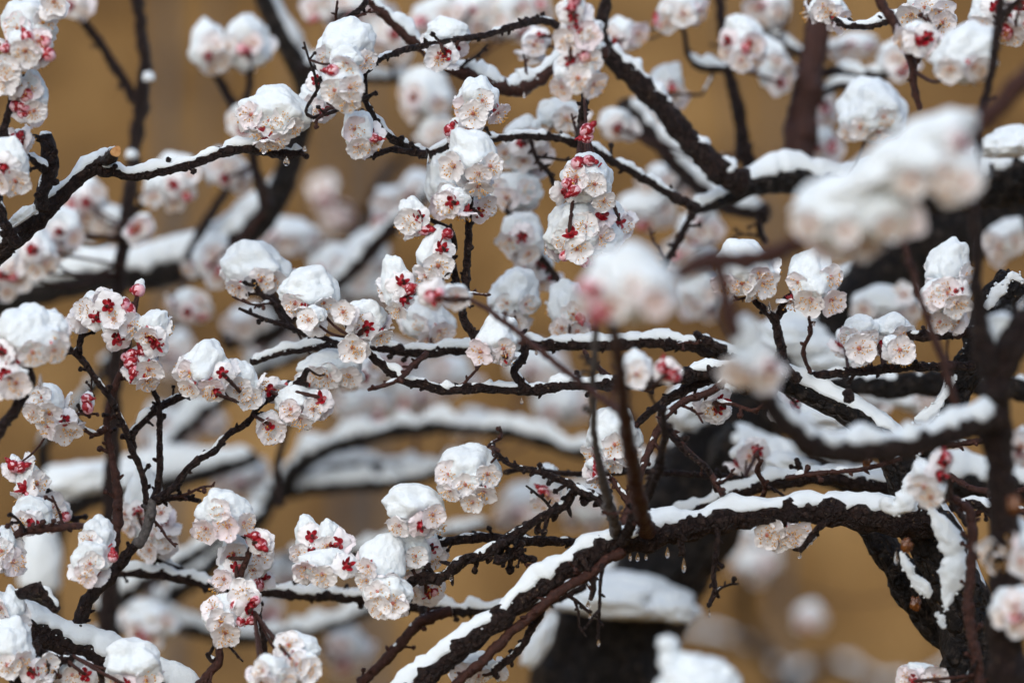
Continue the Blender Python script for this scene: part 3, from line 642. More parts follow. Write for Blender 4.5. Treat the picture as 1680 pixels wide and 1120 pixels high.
T.cl(771, 778, 56, 54, 2.98, [(-8, 18), (30, -2), (24, 30), (-32, 24), (4, 42), (-38, -2)], snow=.55)
T.cl(680, 832, 50, 42, 2.97, [(-24, 28), (28, 10)], [(10, 26)], snow=.72)
T.cl(628, 925, 40, 50, 2.97, [(-22, 2), (-26, 26), (12, 30)], snow=.72)
T.cl(668, 905, 42, 40, 2.99, [(18, 6), (-6, 20)], snow=.75)
T.cl(638, 975, 38, 34, 2.96, [(-20, -6), (8, 14), (18, 20), (-14, 20)], snow=.35)
T.cl(706, 900, 18, 26, 3.02, [(6, 18)], [(2, 0)], snow=.3)
T.cl(690, 962, 32, 30, 3.05, snow=.25, n=3)
T.br('twig', [(661, 965, 6), (625, 938, 5), (590, 928, 5), (560, 918, 5), (520, 900, 4)], 3.02, 4, .4)
T.cl(508, 884, 24, 40, 2.99, [(-14, 20)], [(4, -6), (6, 16)], snow=.7)
T.cl(543, 882, 20, 28, 2.98, [(-6, 12)], [(10, 10)], snow=.75)
T.cl(535, 928, 50, 28, 2.97, [(-34, 2), (-6, 14)], [(34, -2)], snow=.65)
T.cl(1283, 872, 44, 26, 2.97, [(-20, -6), (14, 2), (30, -6), (-6, 14), (-30, 6)], snow=0)
T.cl(1222, 445, 50, 52, 2.97, [(-8, 24), (30, 22), (12, 38), (-34, 22), (22, 4)], snow=.66).drop(1262, 496, 2.96, 10, 4)
T.cl(1332, 462, 42, 54, 2.97, [(-4, 36), (30, 30), (-30, 2), (34, -8)], snow=.68).drop(1335, 528, 2.95, 4, 3)
T.cl(1410, 545, 30, 28, 3.03, snow=.7, n=2, to=(1430, 606, 3)); T.cl(1458, 540, 34, 26, 3.04, [(20, 10)], [(-18, 22)], snow=.8, to=(1450, 604, 3))
T.cl(1408, 572, 24, 24, 2.98, [(0, 0)], snow=.25, to=(1420, 607, 3)); T.cl(1475, 572, 24, 22, 2.98, [(0, 2)], snow=.25, to=(1460, 604, 3)); T.cl(1384, 555, 14, 16, 3.1, [], bud=[(0, 0)], snow=.2, to=(1400, 609, 3))
T.cl(1553, 436, 38, 44, 2.95, [(-16, 34), (14, 34), (28, 20)], snow=.9, to=(1585, 545, 3.03)).cl(1546, 486, 36, 30, 2.94, [(6, -6), (-18, 2), (18, 10)], [(22, -8)], snow=.45, to=(1585, 545, 3.03)).cl(1554, 523, 24, 20, 2.96, [(2, 2), (-14, 6)], snow=.25, to=(1585, 545, 3.03))
T.cl(896, 800, 28, 40, 3.12, [(4, 18), (-10, 28)], [], [(-4, 4)], snow=.68)
T.cl(1045, 608, 28, 34, 2.8, [(-2, 6)], snow=.45, back=1)
T.cl(1098, 610, 22, 15, 2.8, [], [(-4, 0)], [(10, 8), (-12, -8), (2, 4)], snow=.45, back=0)
T.cl(1168, 656, 20, 30, 3.02, [(0, 14)], [(12, 2), (8, 14)], snow=.5)
T.cl(1225, 745, 26, 26, 3.16, [(4, 4)], [(16, -8)], snow=.3)
T.cl(780, 1098, 38, 28, 2.97, [(-20, 4), (6, 10)], snow=.6)
T.cl(590, 610, 26, 26, 3.25, snow=.3, n=3)
T.cl(1525, 795, 28, 38, 2.82, [(0, 20), (-14, 4)], [(16, -20)], snow=.5).cl(1545, 755, 14, 14, 2.82, [], [(0, 0)], [(6, -6)], snow=.2, back=0)
T.cl(1514, 1108, 28, 20, 2.93, snow=.8, n=2)
T.cl(1288, 665, 26, 30, 3.12, [(-6, 8)], [(12, -4)], snow=.5)

# the limb that swings from its right fork towards the camera
F = Thing('apricot_bough', 'blurred near bough crossing the right side, upright dark stem with a snowy side arm', 'branch', PX(1650, 1500, 2.7))
F.br('stem', [(1690, 1800, 35.6), (1660, 1300, 31.0), (1650, 1000, 26.3), (1648, 860, 23.2), (1640, 760, 23.2), (1634, 680, 23.2), (1630, 620, 23.2), (1612, 560, 17.0), (1602, 480, 10.8), (1600, 400, 8.5), (1592, 330, 6.2)], 2.72, 0, 0, 'dark', 2.62)
F.br('limb', [(1640, 680, 20), (1600, 696, 19), (1545, 715, 20), (1480, 730, 21), (1410, 738, 22), (1350, 735, 21), (1300, 705, 18), (1262, 660, 13), (1248, 615, 9)], 2.66, 20, .85, 'dark', 2.58)
F.br('limb', [(1632, 650, 22), (1650, 590, 24), (1680, 530, 22), (1720, 470, 18), (1790, 380, 14)], 2.66, 10, .5, 'dark')
F.strip([(1645, 520, 21), (1643, 538, 22), (1638, 560, 17), (1633, 585, 11), (1629, 606, 5)], 2.665, .9)
F.br('twig', [(1470, 345, 4), (1498, 450, 5), (1520, 520, 6), (1550, 600, 7), (1566, 660, 7), (1580, 700, 8)], 2.72, m='red')
F.cl(1236, 598, 42, 36, 2.5, [(-10, 20), (20, 16), (-30, 10)], [(24, 4)], snow=.6)
F.lump(1222, 555, 26, 36, 2.5, 22, .1, 8)
F.cl(1664, 905, 46, 58, 2.7, n=6, snow=.62).cl(1668, 1000, 44, 40, 2.68, n=4, snow=.6).cl(1672, 728, 18, 26, 2.74, n=2, snow=.6)
F.resin(1664, 826, 2.62, 11)

# ================================================================== the old tree behind it
O = Thing('apricot_tree', 'thick black leaning trunk in the middle distance with a wide snow cap at its base', 'tree', PX(960, 3300, 3.6))
O.br('trunk', [(960, 3420, 230), (960, 2300, 180), (970, 1400, 138), (985, 1180, 136), (1002, 1075, 126), (1040, 1000, 100), (1085, 925, 86), (1125, 850, 84), (1160, 780, 84), (1200, 715, 78), (1255, 650, 64), (1325, 575, 55), (1400, 500, 55), (1480, 430, 60), (1565, 370, 62), (1680, 315, 60), (1850, 250, 55)], 3.6, 26, .6, 'black', 3.5)
O.lump(1015, 985, 122, 46, 3.50, 80, .10, 4, .16).lump(1100, 1000, 34, 30, 3.42, 30, .3, 6).lump(1132, 675, 46, 42, 3.46, 50, -.3, 2).lump(1300, 560, 70, 38, 3.42, 50, .1, 3).lump(1360, 590, 60, 34, 3.42, 40, .0, 9).lump(880, 1060, 16, 60, 3.45, 20, .5, 4)
O.lump(1350, 690, 60, 34, 3.2, 40, .15, 5).lump(1300, 770, 50, 28, 3.25, 40, .2, 6)
O.br('limb', [(1180, 730, 40), (1260, 770, 34), (1340, 760, 30), (1400, 790, 26), (1440, 810, 22)], 3.4, 20, .8, 'black')
O.lump(1425, 790, 34, 32, 3.25, 30, .5, 8)
O.br('limb', [(1780, 300, 50), (1680, 292, 44), (1560, 312, 34), (1450, 314, 30), (1360, 304, 26), (1295, 296, 24), (1235, 302, 18), (1185, 328, 13), (1139, 344, 9)], 3.32, 22, .92, 'black', 3.22)
O.lump(1655, 240, 55, 30, 3.2, 40, -.1, 5)
O.br('limb', [(1225, 300, 19), (1190, 288, 19), (1160, 262, 18), (1112, 208, 17), (1062, 150, 16), (1010, 100, 15), (987, 72, 13), (985, 40, 10), (998, -10, 8), (1005, -80, 7)], 3.2, 14, .5, 'dark', 3.18)
O.br('limb', [(995, 85, 12), (950, 90, 11), (915, 102, 11), (880, 132, 12), (840, 146, 12), (805, 138, 12), (772, 124, 11), (725, 104, 10), (693, 80, 9), (671, 62, 9), (637, 28, 8), (605, 2, 7), (570, -40, 6)], 3.16, 15, .8, 'red', 3.1)
O.br('branch', [(1145, 344, 8), (1122, 330, 8), (1071, 303, 7), (1037, 282, 7), (990, 255, 7), (963, 241, 7), (936, 234, 6.5), (912, 226, 6), (861, 224, 6), (810, 228, 6), (770, 232, 6.5), (739, 238, 7), (702, 253, 8), (675, 242, 6), (651, 232, 6), (624, 209, 5.5), (609, 184, 5), (600, 163, 4), (598, 120, 4)], 3.16, 8, .55, 'dark', 3.0)
O.br('twig', [(700, 252, 6), (665, 249, 5), (645, 244, 5), (620, 252, 5), (597, 257, 4)], 3.0, 5, .4)
O.br('twig', [(600, 160, 4), (572, 172, 3), (545, 184, 3), (513, 193, 3)], 2.98).br('twig', [(596, 162, 3), (606, 157, 3), (618, 151, 3)], 2.97)
O.br('twig', [(513, 193, 3), (502, 184, 2.6), (512, 162, 2.6), (524, 142, 2.6), (534, 125, 2.8)], 2.97)
O.br('branch', [(990, 60, 7), (950, 48, 7), (925, 50, 7), (902, 36, 6), (870, 36, 6), (840, 45, 5.5), (797, 57, 5), (740, 67, 5), (685, 78, 5), (644, 88, 5), (620, 100, 5), (598, 120, 5), (582, 128, 4)], 3.14, 6, .35, 'dark', 3.0)
O.br('twig', [(602, 2, 5), (585, 20, 5), (565, 34, 4), (545, 60, 3)], 3.05)
O.br('twig', [(948, 238, 6), (954, 205, 6), (959, 160, 6), (955, 110, 5), (948, 55, 4.5), (942, 0, 4), (938, -40, 3.5)], 3.12, m='dark', d1=2.86)
O.br('twig', [(884, 266, 3.5), (898, 280, 4), (908, 300, 4), (919, 336, 4), (935, 380, 4), (950, 420, 4)], 3.14).br('twig', [(870, 226, 3.5), (876, 250, 3.5), (884, 266, 3.5)], 3.15)
O.br('twig', [(1139, 345, 7), (1125, 370, 6), (1105, 410, 6), (1092, 430, 5), (1080, 470, 4)], 3.2, 6, .4)
O.br('twig', [(830, 345, 4), (848, 362, 5), (866, 385, 5), (885, 418, 5), (902, 440, 5), (918, 465, 5), (930, 500, 5), (940, 560, 5)], 3.2)
O.br('limb', [(1305, 300, 26), (1310, 245, 25), (1322, 155, 23), (1340, 60, 21), (1352, -60, 19), (1365, -160, 17)], 3.42, 0, 0, 'red')
O.br('branch', [(1252, 305, 14), (1226, 262, 13), (1212, 190, 11), (1196, 115, 9), (1185, 40, 8), (1176, -50, 7)], 3.4, m='dark')
O.br('twig', [(1197, 113, 6), (1175, 112, 6), (1153, 112, 6), (1132, 97, 5), (1124, 60, 4), (1115, 30, 3)], 3.36, 16, .8)
O.br('branch', [(1020, 170, 14), (1055, 205, 14), (1105, 262, 14), (1150, 310, 14), (1200, 340, 14), (1260, 350, 14)], 3.5, 20, .9)
O.br('branch', [(1370, 115, 8), (1420, 125, 9), (1470, 122, 7)], 3.45, 14, .9).br('branch', [(1325, 130, 9), (1370, 115, 8)], 3.44).br('branch', [(1318, 170, 8), (1375, 140, 8), (1410, 148, 7)], 3.44, 10, .8)
O.br('branch', [(1240, 30, 6), (1270, 60, 7), (1320, 95, 8)], 3.5, 8, .5)
O.br('branch', [(1250, 345, 7), (1245, 375, 6), (1255, 400, 5)], 3.3)
O.br('branch', [(1300, 640, 12), (1390, 632, 16), (1470, 632, 18), (1560, 628, 17), (1680, 640, 17), (1800, 660, 16)], 3.25, 12, .5, 'black')
O.br('branch', [(1500, 800, 14), (1560, 790, 22), (1640, 800, 22), (1760, 810, 22)], 3.25, 40, .95, 'black')
for q in ((785, 138, 3.12), (860, 152, 3.1)): O.drop(*q, 5, 3)
O.sprigs(26)
# blossoms on it
O.cl(566, 78, 50, 48, 2.99, [(-36, 16), (34, 22), (-12, 30), (12, 30)], snow=.75)
O.cl(568, 95, 28, 22, 2.94, [(0, 14)], snow=.85, back=0)
O.cl(563, 138, 36, 38, 2.94, [(14, 8), (-18, 16), (8, 30)], bud=[(-16, -20)], snow=.5)
O.cl(524, 160, 34, 34, 3.05, [(-10, 20)], [(6, 22), (-4, -26)], snow=.7)
O.cl(586, 218, 28, 38, 2.97, [(-4, -6), (2, 24)], snow=.35).cl(613, 227, 10, 9, 2.97, [], bud=[(0, 0)], snow=.5, back=0)
O.cl(736, 58, 38, 30, 3.08, [(-12, 24)], [(10, 22)], snow=.75)
O.cl(722, 92, 22, 16, 3.06, [(-4, 4)], [(8, -2)], snow=.1)
O.cl(955, 62, 38, 32, 2.86, [(8, 0), (-26, 8)], [(-10, -16)], snow=.25).cl(942, 15, 18, 26, 2.85, [], [(-2, 14)], [(0, -14), (-4, 0)], snow=.3)
O.cl(948, 115, 40, 45, 2.87, [(0, 16), (24, 24), (-24, 28), (18, -14)], [(-12, -14)], [(8, -20)], snow=.45)
O.cl(963, 214, 10, 18, 2.98, [], bud=[(0, 0), (0, 12)], snow=0, back=0)
O.cl(962, 300, 44, 50, 3.0, [(14, 4), (-20, -10), (28, 30)], [], [(-14, -30), (4, -34), (-30, 2), (-20, 14)], snow=.4)
O.cl(955, 385, 62, 55, 3.02, [(4, -14), (-40, 14), (36, 6), (-10, 26)], [(34, -30), (-18, 0)], [(-28, 34), (4, 44)], snow=.5)
O.cl(1010, 360, 20, 30, 3.05, n=2, snow=.4)
O.cl(858, 220, 32, 30, 3.2, n=1, snow=.85)
O.cl(918, 190, 36, 30, 3.2, [(10, 6)], [], snow=.55)
O.cl(860, 262, 48, 36, 3.22, [(-2, 4), (30, -8), (-34, -10)], snow=.2)
O.cl(838, 318, 50, 38, 3.22, [(-8, 8), (26, -4), (-30, -14)], snow=.45)
O.cl(858, 385, 36, 42, 3.2, n=2, red=[(-2, 4)], snow=.65).cl(880, 440, 28, 34, 3.24, n=2, red=[(6, -6)], snow=.4)
O.cl(880, 72, 26, 28, 3.2, [(-4, 4)], [(4, -8)], snow=.2)
O.cl(1020, 55, 30, 28, 3.3, n=2, snow=.6)
O.cl(1115, 20, 42, 36, 3.3, n=4, snow=.4, bud=[(-34, 18)]); O.cl(1092, 142, 30, 38, 3.35, n=2, red=[(-12, 14)], snow=.6)
O.cl(1222, 72, 38, 48, 3.3, n=4, red=[(-30, -6)], snow=.5); O.cl(1268, 110, 28, 50, 3.4, n=3, snow=.6)
O.cl(1265, 15, 30, 26, 3.5, n=3, snow=.5); O.cl(1400, 75, 40, 22, 3.55, n=3, snow=.5); O.cl(1352, 175, 18, 40, 3.5, n=2, red=[(0, 0)], snow=.5); O.cl(1345, 235, 30, 30, 3.5, n=3, snow=.2)
O.cl(1432, 188, 62, 62, 3.22, [(16, 8), (-26, 26), (10, 40), (-44, 32)], snow=.72)
O.cl(1470, 100, 36, 34, 3.45, n=2, red=[(6, 20)], snow=.6)
O.cl(1105, 300, 50, 32, 3.6, n=4, snow=.5); O.cl(1060, 345, 50, 32, 3.6, n=4, snow=.3); O.cl(1150, 370, 40, 30, 3.5, n=3, snow=.6)
O.cl(1130, 420, 44, 40, 3.6, n=4, snow=.4); O.cl(1150, 480, 50, 46, 3.6, n=5, snow=.5)
O.cl(1010, 200, 26, 22, 3.4, n=1, snow=.8); O.cl(1650, 400, 36, 40, 3.45, n=4, snow=.35); O.cl(1460, 500, 60, 30, 3.4, n=4, snow=.3); O.cl(1560, 495, 24, 28, 3.2, n=3, snow=.2)
O.cl(1515, 660, 60, 26, 3.4, n=4, snow=.3); O.cl(1420, 655, 40, 22, 3.45, n=3, snow=.3)

# ================================================================== left foreground tree
L = Thing('apricot_tree', 'thin reddish upright shoots rising from a sloping snowy limb in the lower left corner', 'tree', PX(-300, 1500, 3.0))
L.br('limb', [(-700, 2600, 60), (-420, 1500, 46), (-220, 1050, 34), (-100, 995, 29), (0, 1012, 27), (51, 1030, 27), (102, 1052, 26), (170, 1086, 25), (237, 1116, 24), (330, 1160, 20)], 3.02, 26, .9, 'dark')
L.br('branch', [(110, 1060, 16), (124, 1033, 13), (138, 993, 11), (160, 965, 11), (184, 942, 10), (205, 915, 9), (222, 895, 8)], 3.02, spur=.006)
L.br('branch', [(222, 895, 8), (237, 876, 8), (244, 850, 8), (252, 820, 8)], 3.02, m='grey')
L.br('branch', [(252, 820, 7), (282, 803, 6), (298, 781, 6), (326, 755, 6), (353, 738, 5.5), (373, 713, 5), (407, 692, 5), (430, 660, 5), (461, 647, 5), (491, 624, 5), (505, 605, 4)], 3.02, 6, .4, 'dark')
L.br('twig', [(252, 820, 7), (261, 790, 6), (262, 726, 5), (260, 665, 4.5), (249, 624, 4), (258, 570, 4), (256, 548, 3)], 3.03)
L.br('twig', [(243, 850, 6), (239, 815, 5), (234, 777, 5), (217, 740, 5), (204, 700, 5), (183, 658, 5), (159, 624, 5), (129, 584, 5), (103, 562, 5), (88, 548, 4)], 3.02, 5, .3)
L.br('twig', [(129, 584, 5), (132, 556, 5), (139, 536, 5), (150, 520, 5), (164, 508, 5)], 3.02)
L.br('twig', [(184, 942, 9), (186, 893, 8), (194, 842, 8), (191, 784, 7), (181, 740, 6), (174, 697, 6), (184, 648, 6), (200, 607, 6), (210, 563, 5), (218, 519, 5), (224, 490, 4), (228, 474, 3)], 3.03, m='red')
L.br('twig', [(175, 700, 5), (158, 712, 4), (140, 705, 4), (118, 685, 4), (95, 680, 4)], 3.02, 6, .5, 'red')
L.br('twig', [(252, 822, 6), (300, 815, 5), (330, 822, 4)], 3.04)
L.br('branch', [(217, 740, 6), (216, 712, 7), (240, 685, 7), (264, 667, 7), (290, 654, 7), (312, 645, 5)], 3.04, 7, .5)
L.br('branch', [(170, 955, 9), (197, 940, 8), (254, 940, 8), (305, 950, 8), (356, 964, 8), (413, 967, 9), (485, 974, 9), (570, 978, 9), (688, 994, 10), (760, 1000, 9), (830, 1000, 8), (900, 985, 8), (960, 960, 7)], 3.13, 13, .75)
L.br('twig', [(250, 938, 5), (256, 918, 5), (290, 932, 5), (330, 952, 5)], 3.14, 8, .5)
L.br('branch', [(590, 1120, 8), (640, 1075, 8), (688, 1020, 9), (740, 1003, 9)], 3.08, m='red', snow=4, cov=.3)
L.br('twig', [(690, 994, 6), (695, 1008, 7), (691, 1020, 7)], 3.1)
L.br('twig', [(414, 889, 4), (405, 915, 4.5), (397, 932, 5), (390, 955, 5), (382, 975, 5), (372, 1010, 5), (360, 1052, 6), (358, 1086, 7), (336, 1112, 7), (300, 1150, 9)], 2.98, m='red').br('twig', [(356, 1085, 5), (344, 1078, 5), (340, 1070, 4)], 2.98, 4, .5)
L.br('twig', [(430, 935, 3), (428, 960, 4), (426, 1010, 4), (434, 1055, 5), (436, 1075, 4)], 3.05)
L.br('twig', [(-60, 905, 6), (0, 889, 6), (30, 875, 6), (68, 868, 7), (100, 864, 6), (132, 862, 5), (180, 872, 5)], 2.96, m='red')
L.br('twig', [(70, 800, 5), (90, 815, 5), (110, 840, 5), (128, 858, 5)], 3.08)
L.br('stub', [(0, 1000, 8), (30, 975, 10), (62, 970, 11), (80, 985, 9), (92, 1002, 7)], 2.95, 6, .4)
L.br('twig', [(50, 1075, 9), (60, 1055, 8), (40, 1100, 7), (20, 1130, 7)], 2.94).br('twig', [(55, 1060, 6), (80, 1075, 6), (110, 1082, 7), (120, 1075, 5)], 2.95, 6, .5)
L.sprigs(16)
L.cl(545, 605, 58, 36, 3.06, [(-6, 14), (30, 12), (-30, 14)], [(-42, 22)], snow=.75)
L.cl(492, 665, 44, 32, 3.02, [(-14, 6), (24, 6), (2, 22)], [(34, -10)], snow=.3)
L.cl(455, 640, 26, 14, 3.03, n=1, snow=.85, back=1)
L.cl(442, 695, 16, 22, 3.02, [(4, 12)], [(0, 0)], snow=.1)
L.cl(340, 606, 40, 46, 2.98, [(-24, 26), (8, 32), (-34, 6)], [(28, 6), (14, 34)], snow=.7).cl(396, 628, 30, 38, 3.0, [(-2, 12), (14, 24)], snow=.6)
L.cl(370, 842, 44, 42, 2.97, [(6, 22), (-6, -8), (34, 16), (-34, 26)], snow=.5)
L.cl(386, 906, 24, 30, 3.0, n=2, snow=.7).cl(376, 945, 24, 28, 2.99, [(-8, 4)], [(12, -16)], snow=.7).cl(420, 925, 26, 40, 3.04, [(-4, 10), (6, -16)], [], [(4, 32), (-6, -34)], snow=.35)
L.cl(362, 1012, 32, 34, 2.97, [(2, 6), (-14, -18), (8, 22)], [], snow=.35).cl(404, 988, 22, 34, 2.97, [(-4, -20)], [(6, 4)], [(-16, 4), (-8, 28), (10, 26), (14, -4)], snow=.3).cl(424, 885, 12, 14, 2.97, [], [(0, 2)], [(4, 6), (-4, -6)], snow=.4)
L.cl(158, 880, 28, 36, 2.96, n=1, snow=.85).cl(152, 920, 36, 34, 2.95, [(-2, 4), (-8, 24)], [], [(34, -8)], snow=.35)
L.cl(238, 835, 36, 70, 3.14, n=5, snow=.68).cl(266, 840, 22, 28, 3.1, [(0, 0)], snow=0).cl(255, 890, 34, 28, 3.12, n=3, snow=.2)
L.cl(55, 845, 36, 32, 2.98, [(-14, 12)], [(2, 10)], snow=.78).cl(48, 795, 20, 32, 3.03, n=2, snow=.7).cl(26, 764, 14, 16, 3.03, [], [], [(-2, 0), (8, 2)], snow=.4).cl(90, 840, 26, 22, 3.06, n=2, snow=.3, bud=[(18, 6)])
L.cl(4, 905, 24, 40, 2.96, n=3, snow=.5).cl(18, 1000, 22, 36, 2.95, n=3, snow=.45)
L.cl(82, 662, 30, 32, 2.97, [(-14, -12), (2, 16), (-20, 12)], snow=.45).cl(98, 695, 30, 26, 2.97, [(12, 10), (-22, 4)], [(12, -6)], snow=.25).cl(143, 660, 12, 18, 2.97, [], [], [(0, -6), (2, 8)], snow=.5, back=0)
L.cl(152, 512, 24, 30, 3.0, [(-12, -4)], [(6, 8)], snow=.6).cl(190, 520, 26, 38, 2.99, n=2, red=[(-8, -18), (4, 34)], snow=.85).cl(172, 492, 14, 14, 3.0, [(2, 2)], [(-4, 6)], snow=.5)
L.cl(248, 540, 26, 34, 2.99, [(-6, 8)], [(2, 18), (10, 24)], snow=.75).cl(228, 474, 11, 16, 3.0, [], [], [(0, 2)], snow=.1, back=0).cl(204, 500, 12, 13, 2.99, [], [], [(0, 0), (8, 8)], snow=.2, back=0)
L.cl(232, 600, 26, 36, 3.0, [(14, 6), (10, 24)], [], [(-46, -28), (-14, -18), (-16, -4), (-10, 8), (4, -24)], snow=.3)
L.cl(216, 1092, 50, 48, 2.95, [(-24, 26), (30, 26)], [(-6, 30)], [(10, 34)], snow=.78)
L.cl(12, 1060, 46, 50, 2.94, [(4, 30), (26, 20)], snow=.7).cl(60, 1100, 20, 24, 2.94, n=2, red=[(-4, 0)], snow=.2).cl(122, 1102, 24, 26, 2.96, [(-2, 4)], [(18, 4)], snow=.3)
L.cl(490, 1060, 38, 26, 2.9, n=1, snow=.95).cl(500, 1092, 26, 24, 2.88, [(8, 2), (-14, -4)], [(-30, -20)], snow=.2).cl(448, 1104, 30, 30, 2.86, n=3, snow=.6)

P = Thing('pruned_branch', 'pruned brown branch with orange saw cut at upper left, blossom ball on its tip', 'branch', PX(-40, 440, 3.0))
P.br('branch', [(-300, 640, 24), (-120, 500, 22), (-40, 440, 20), (0, 408, 19), (40, 376, 17), (75, 345, 15), (110, 310, 13), (140, 284, 12), (166, 267, 11), (180, 257, 10, 2.985), (190, 249, 9.5, 2.962)], 3.0, 12, .7, 'dark', cut=True, spur=.03)
P.br('branch', [(160, 278, 9), (190, 282, 9), (230, 286, 9), (300, 272, 8), (360, 253, 8), (400, 240, 10), (440, 245, 11), (475, 252, 9), (496, 248, 6)], 3.0, 10, .72, 'dark', spur=.02)
P.br('stub', [(68, 345, 11), (73, 310, 11), (82, 275, 14), (78, 240, 13), (75, 224, 12)], 2.98, 10, .9, knob=1.8, spur=.006).br('twig', [(76, 280, 8), (60, 266, 6), (44, 254, 4)], 2.97, 8, .8)
P.lump(75, 221, 10, 6, 2.98, 8)
P.br('stub', [(30, 400, 9), (12, 375, 8), (3, 345, 7), (-6, 310, 6)], 2.96, 6, .5, knob=1.6, spur=.006).lump(38, 355, 30, 12, 2.98, 14, -.6, 3)
P.cl(455, 190, 58, 52, 2.98, [(-16, 14), (12, 10), (34, 26), (-46, 0), (2, 44), (-14, 42), (-30, 30)], snow=.6).drop(470, 258, 2.98, 8, 6).drop(433, 238, 2.94, 8, 5).drop(500, 240, 2.96, 5, 4)

Q = Thing('blossom_shoot', 'upright shoot at top left edge crowded with white blossoms and red buds', 'branch', PX(0, 300, 2.92))
Q.br('twig', [(-30, 520, 9), (-8, 330, 8), (2, 240, 7), (12, 190, 6), (28, 130, 5), (45, 70, 4), (58, 10, 4), (66, -40, 3)], 2.93, m='dark')
Q.cl(48, 42, 48, 46, 2.92, [(-22, 8), (34, -4), (0, 44)], snow=.7).cl(50, 80, 40, 32, 2.9, [(-6, 6), (18, -12)], [], [(26, -10), (30, 10), (-2, -16), (-40, 0)], snow=.1).cl(90, 4, 16, 12, 2.9, [(0, 0)], snow=.1)
Q.cl(10, 130, 28, 40, 2.91, [(0, 4), (8, -20)], snow=.3).cl(52, 160, 26, 44, 2.93, [(6, 24), (-4, -12)], [], [(-24, -4), (-6, -2), (-10, 16), (-30, 18), (-12, 26)], snow=.5)
Q.cl(14, 270, 34, 46, 2.91, [(14, 30), (-14, 24)], [(-4, 6)], snow=.7).cl(30, 225, 12, 14, 2.95, n=1, snow=.6)

C = Thing('blossom_shoot', 'dark shoot at left edge bearing a wide rounded snow-topped blossom cluster', 'branch', PX(-60, 800, 2.88))
C.br('twig', [(-120, 900, 12), (-20, 740, 9), (30, 660, 8), (52, 625, 8), (40, 595, 7), (10, 580, 6)], 2.88)
C.cl(42, 552, 62, 56, 2.88, [(20, 34), (44, 20)], [(-38, 26), (-20, 40)], snow=.78).cl(88, 540, 22, 32, 2.88, [(8, 14)], snow=.6).cl(18, 622, 30, 22, 2.87, [(10, 6)], [(-8, -8)], snow=.2).drop(66, 614, 2.85, 14, 5)

# ================================================================== near shoots, out of focus

X = Thing('apricot_branch', 'very near blurred branch at upper right heaped with large snowy blossom clusters', 'branch', PX(1700, 120, 2.45))
X.br('branch', [(1900, -80, 20), (1720, 90, 17), (1600, 210, 15), (1500, 290, 13), (1430, 330, 12), (1376, 357, 12), (1308, 396, 13), (1240, 425, 14), (1176, 424, 14), (1135, 438, 13), (1100, 458, 10), (1085, 466, 6)], 2.46, m='red', spur=.03)
X.br('branch', [(1176, 424, 13), (1182, 450, 11), (1190, 490, 11), (1200, 530, 13), (1206, 552, 9)], 2.46, m='red', spur=.03)
X.lump(1405, 312, 95, 40, 2.42, 55, -.45, 3, .15).lump(1465, 268, 90, 42, 2.41, 55, -.6, 5, .15).lump(1535, 222, 70, 36, 2.4, 45, -.4, 6, .15)
X.cl(1375, 345, 76, 60, 2.42, [(-54, 24), (10, 36)], snow=.95).cl(1440, 340, 60, 60, 2.42, [(14, 34)], [], snow=.95)
X.cl(1520, 258, 92, 66, 2.4, [(-30, 40), (30, 30)], [(46, -22)], snow=.95).cl(1560, 285, 56, 54, 2.4, [(-30, 8), (18, 14), (-4, 34)], snow=.5).cl(1478, 330, 30, 50, 2.42, [(8, 30)], [(0, -4)], snow=.3)
X.cl(1390, 392, 50, 24, 2.46, n=2, red=[(-6, 8)], snow=.7)

Y = Thing('blossom_shoot', 'reddish shoot hanging from the top right edge with snowy flowers and red calyxes', 'branch', PX(1440, -60, 3.0))
Y.br('twig', [(1400, -120, 9), (1432, -30, 8), (1448, 10, 8), (1472, 45, 8), (1488, 80, 8), (1498, 110, 7), (1500, 150, 6), (1510, 180, 5)], 2.88, m='red', spur=.03)
Y.br('twig', [(1500, 105, 6), (1512, 85, 5), (1520, 60, 4), (1525, 35, 3)], 2.9, m='red')
Y.br('twig', [(1540, 22, 5), (1481, 28, 6), (1423, 42, 6), (1389, 42, 5), (1370, 30, 4)], 3.06, 9, .8)
Y.cl(1522, 18, 40, 30, 2.97, [(-8, -4), (20, 4), (-28, 8), (24, 16)], snow=.3).cl(1545, 38, 14, 14, 2.95, [(0, 0)], snow=0, back=0)
Y.cl(1505, 64, 26, 26, 2.86, n=1, red=[(0, 4), (12, -2)], snow=.5).cl(1580, 95, 56, 54, 2.78, [(14, 18), (-24, 20), (30, 34)], snow=.62)
Y.cl(1360, 18, 34, 34, 3.1, [(2, 6), (-12, -4), (14, 16)], snow=.3)
Z = Thing('blossom_shoot', 'dark thin upright shoot near the right edge with red calyxes at the top', 'branch', PX(1660, -60, 2.8))
Z.br('twig', [(1600, 420, 6), (1605, 260, 6), (1612, 180, 6), (1630, 100, 7), (1640, 20, 7), (1645, -80, 6)], 2.75, m='dark', spur=.03)
Z.br('twig', [(1634, 40, 5), (1660, 10, 4), (1690, -10, 4)], 2.8)
Z.cl(1625, 20, 34, 40, 2.9, n=3, red=[(4, -6)], snow=.5).cl(1664, 30, 30, 40, 2.9, n=3, red=[(-14, 0), (6, -16)], snow=.4)
N2 = Thing('snow_branch', 'snow heaped on a branch tip poking up at the bottom edge, out of focus', 'branch', PX(1130, 1500, 2.6))
N2.br('branch', [(1180, 1900, 24), (1150, 1300, 20), (1135, 1160, 18), (1120, 1110, 16), (1100, 1080, 10), (1094, 1056, 7)], 2.6, m='dark')
N2.lump(1145, 1118, 66, 46, 2.58, 44, .1, 3).lump(1095, 1056, 17, 14, 2.58, 14).lump(1100, 1085, 20, 22, 2.58, 18)

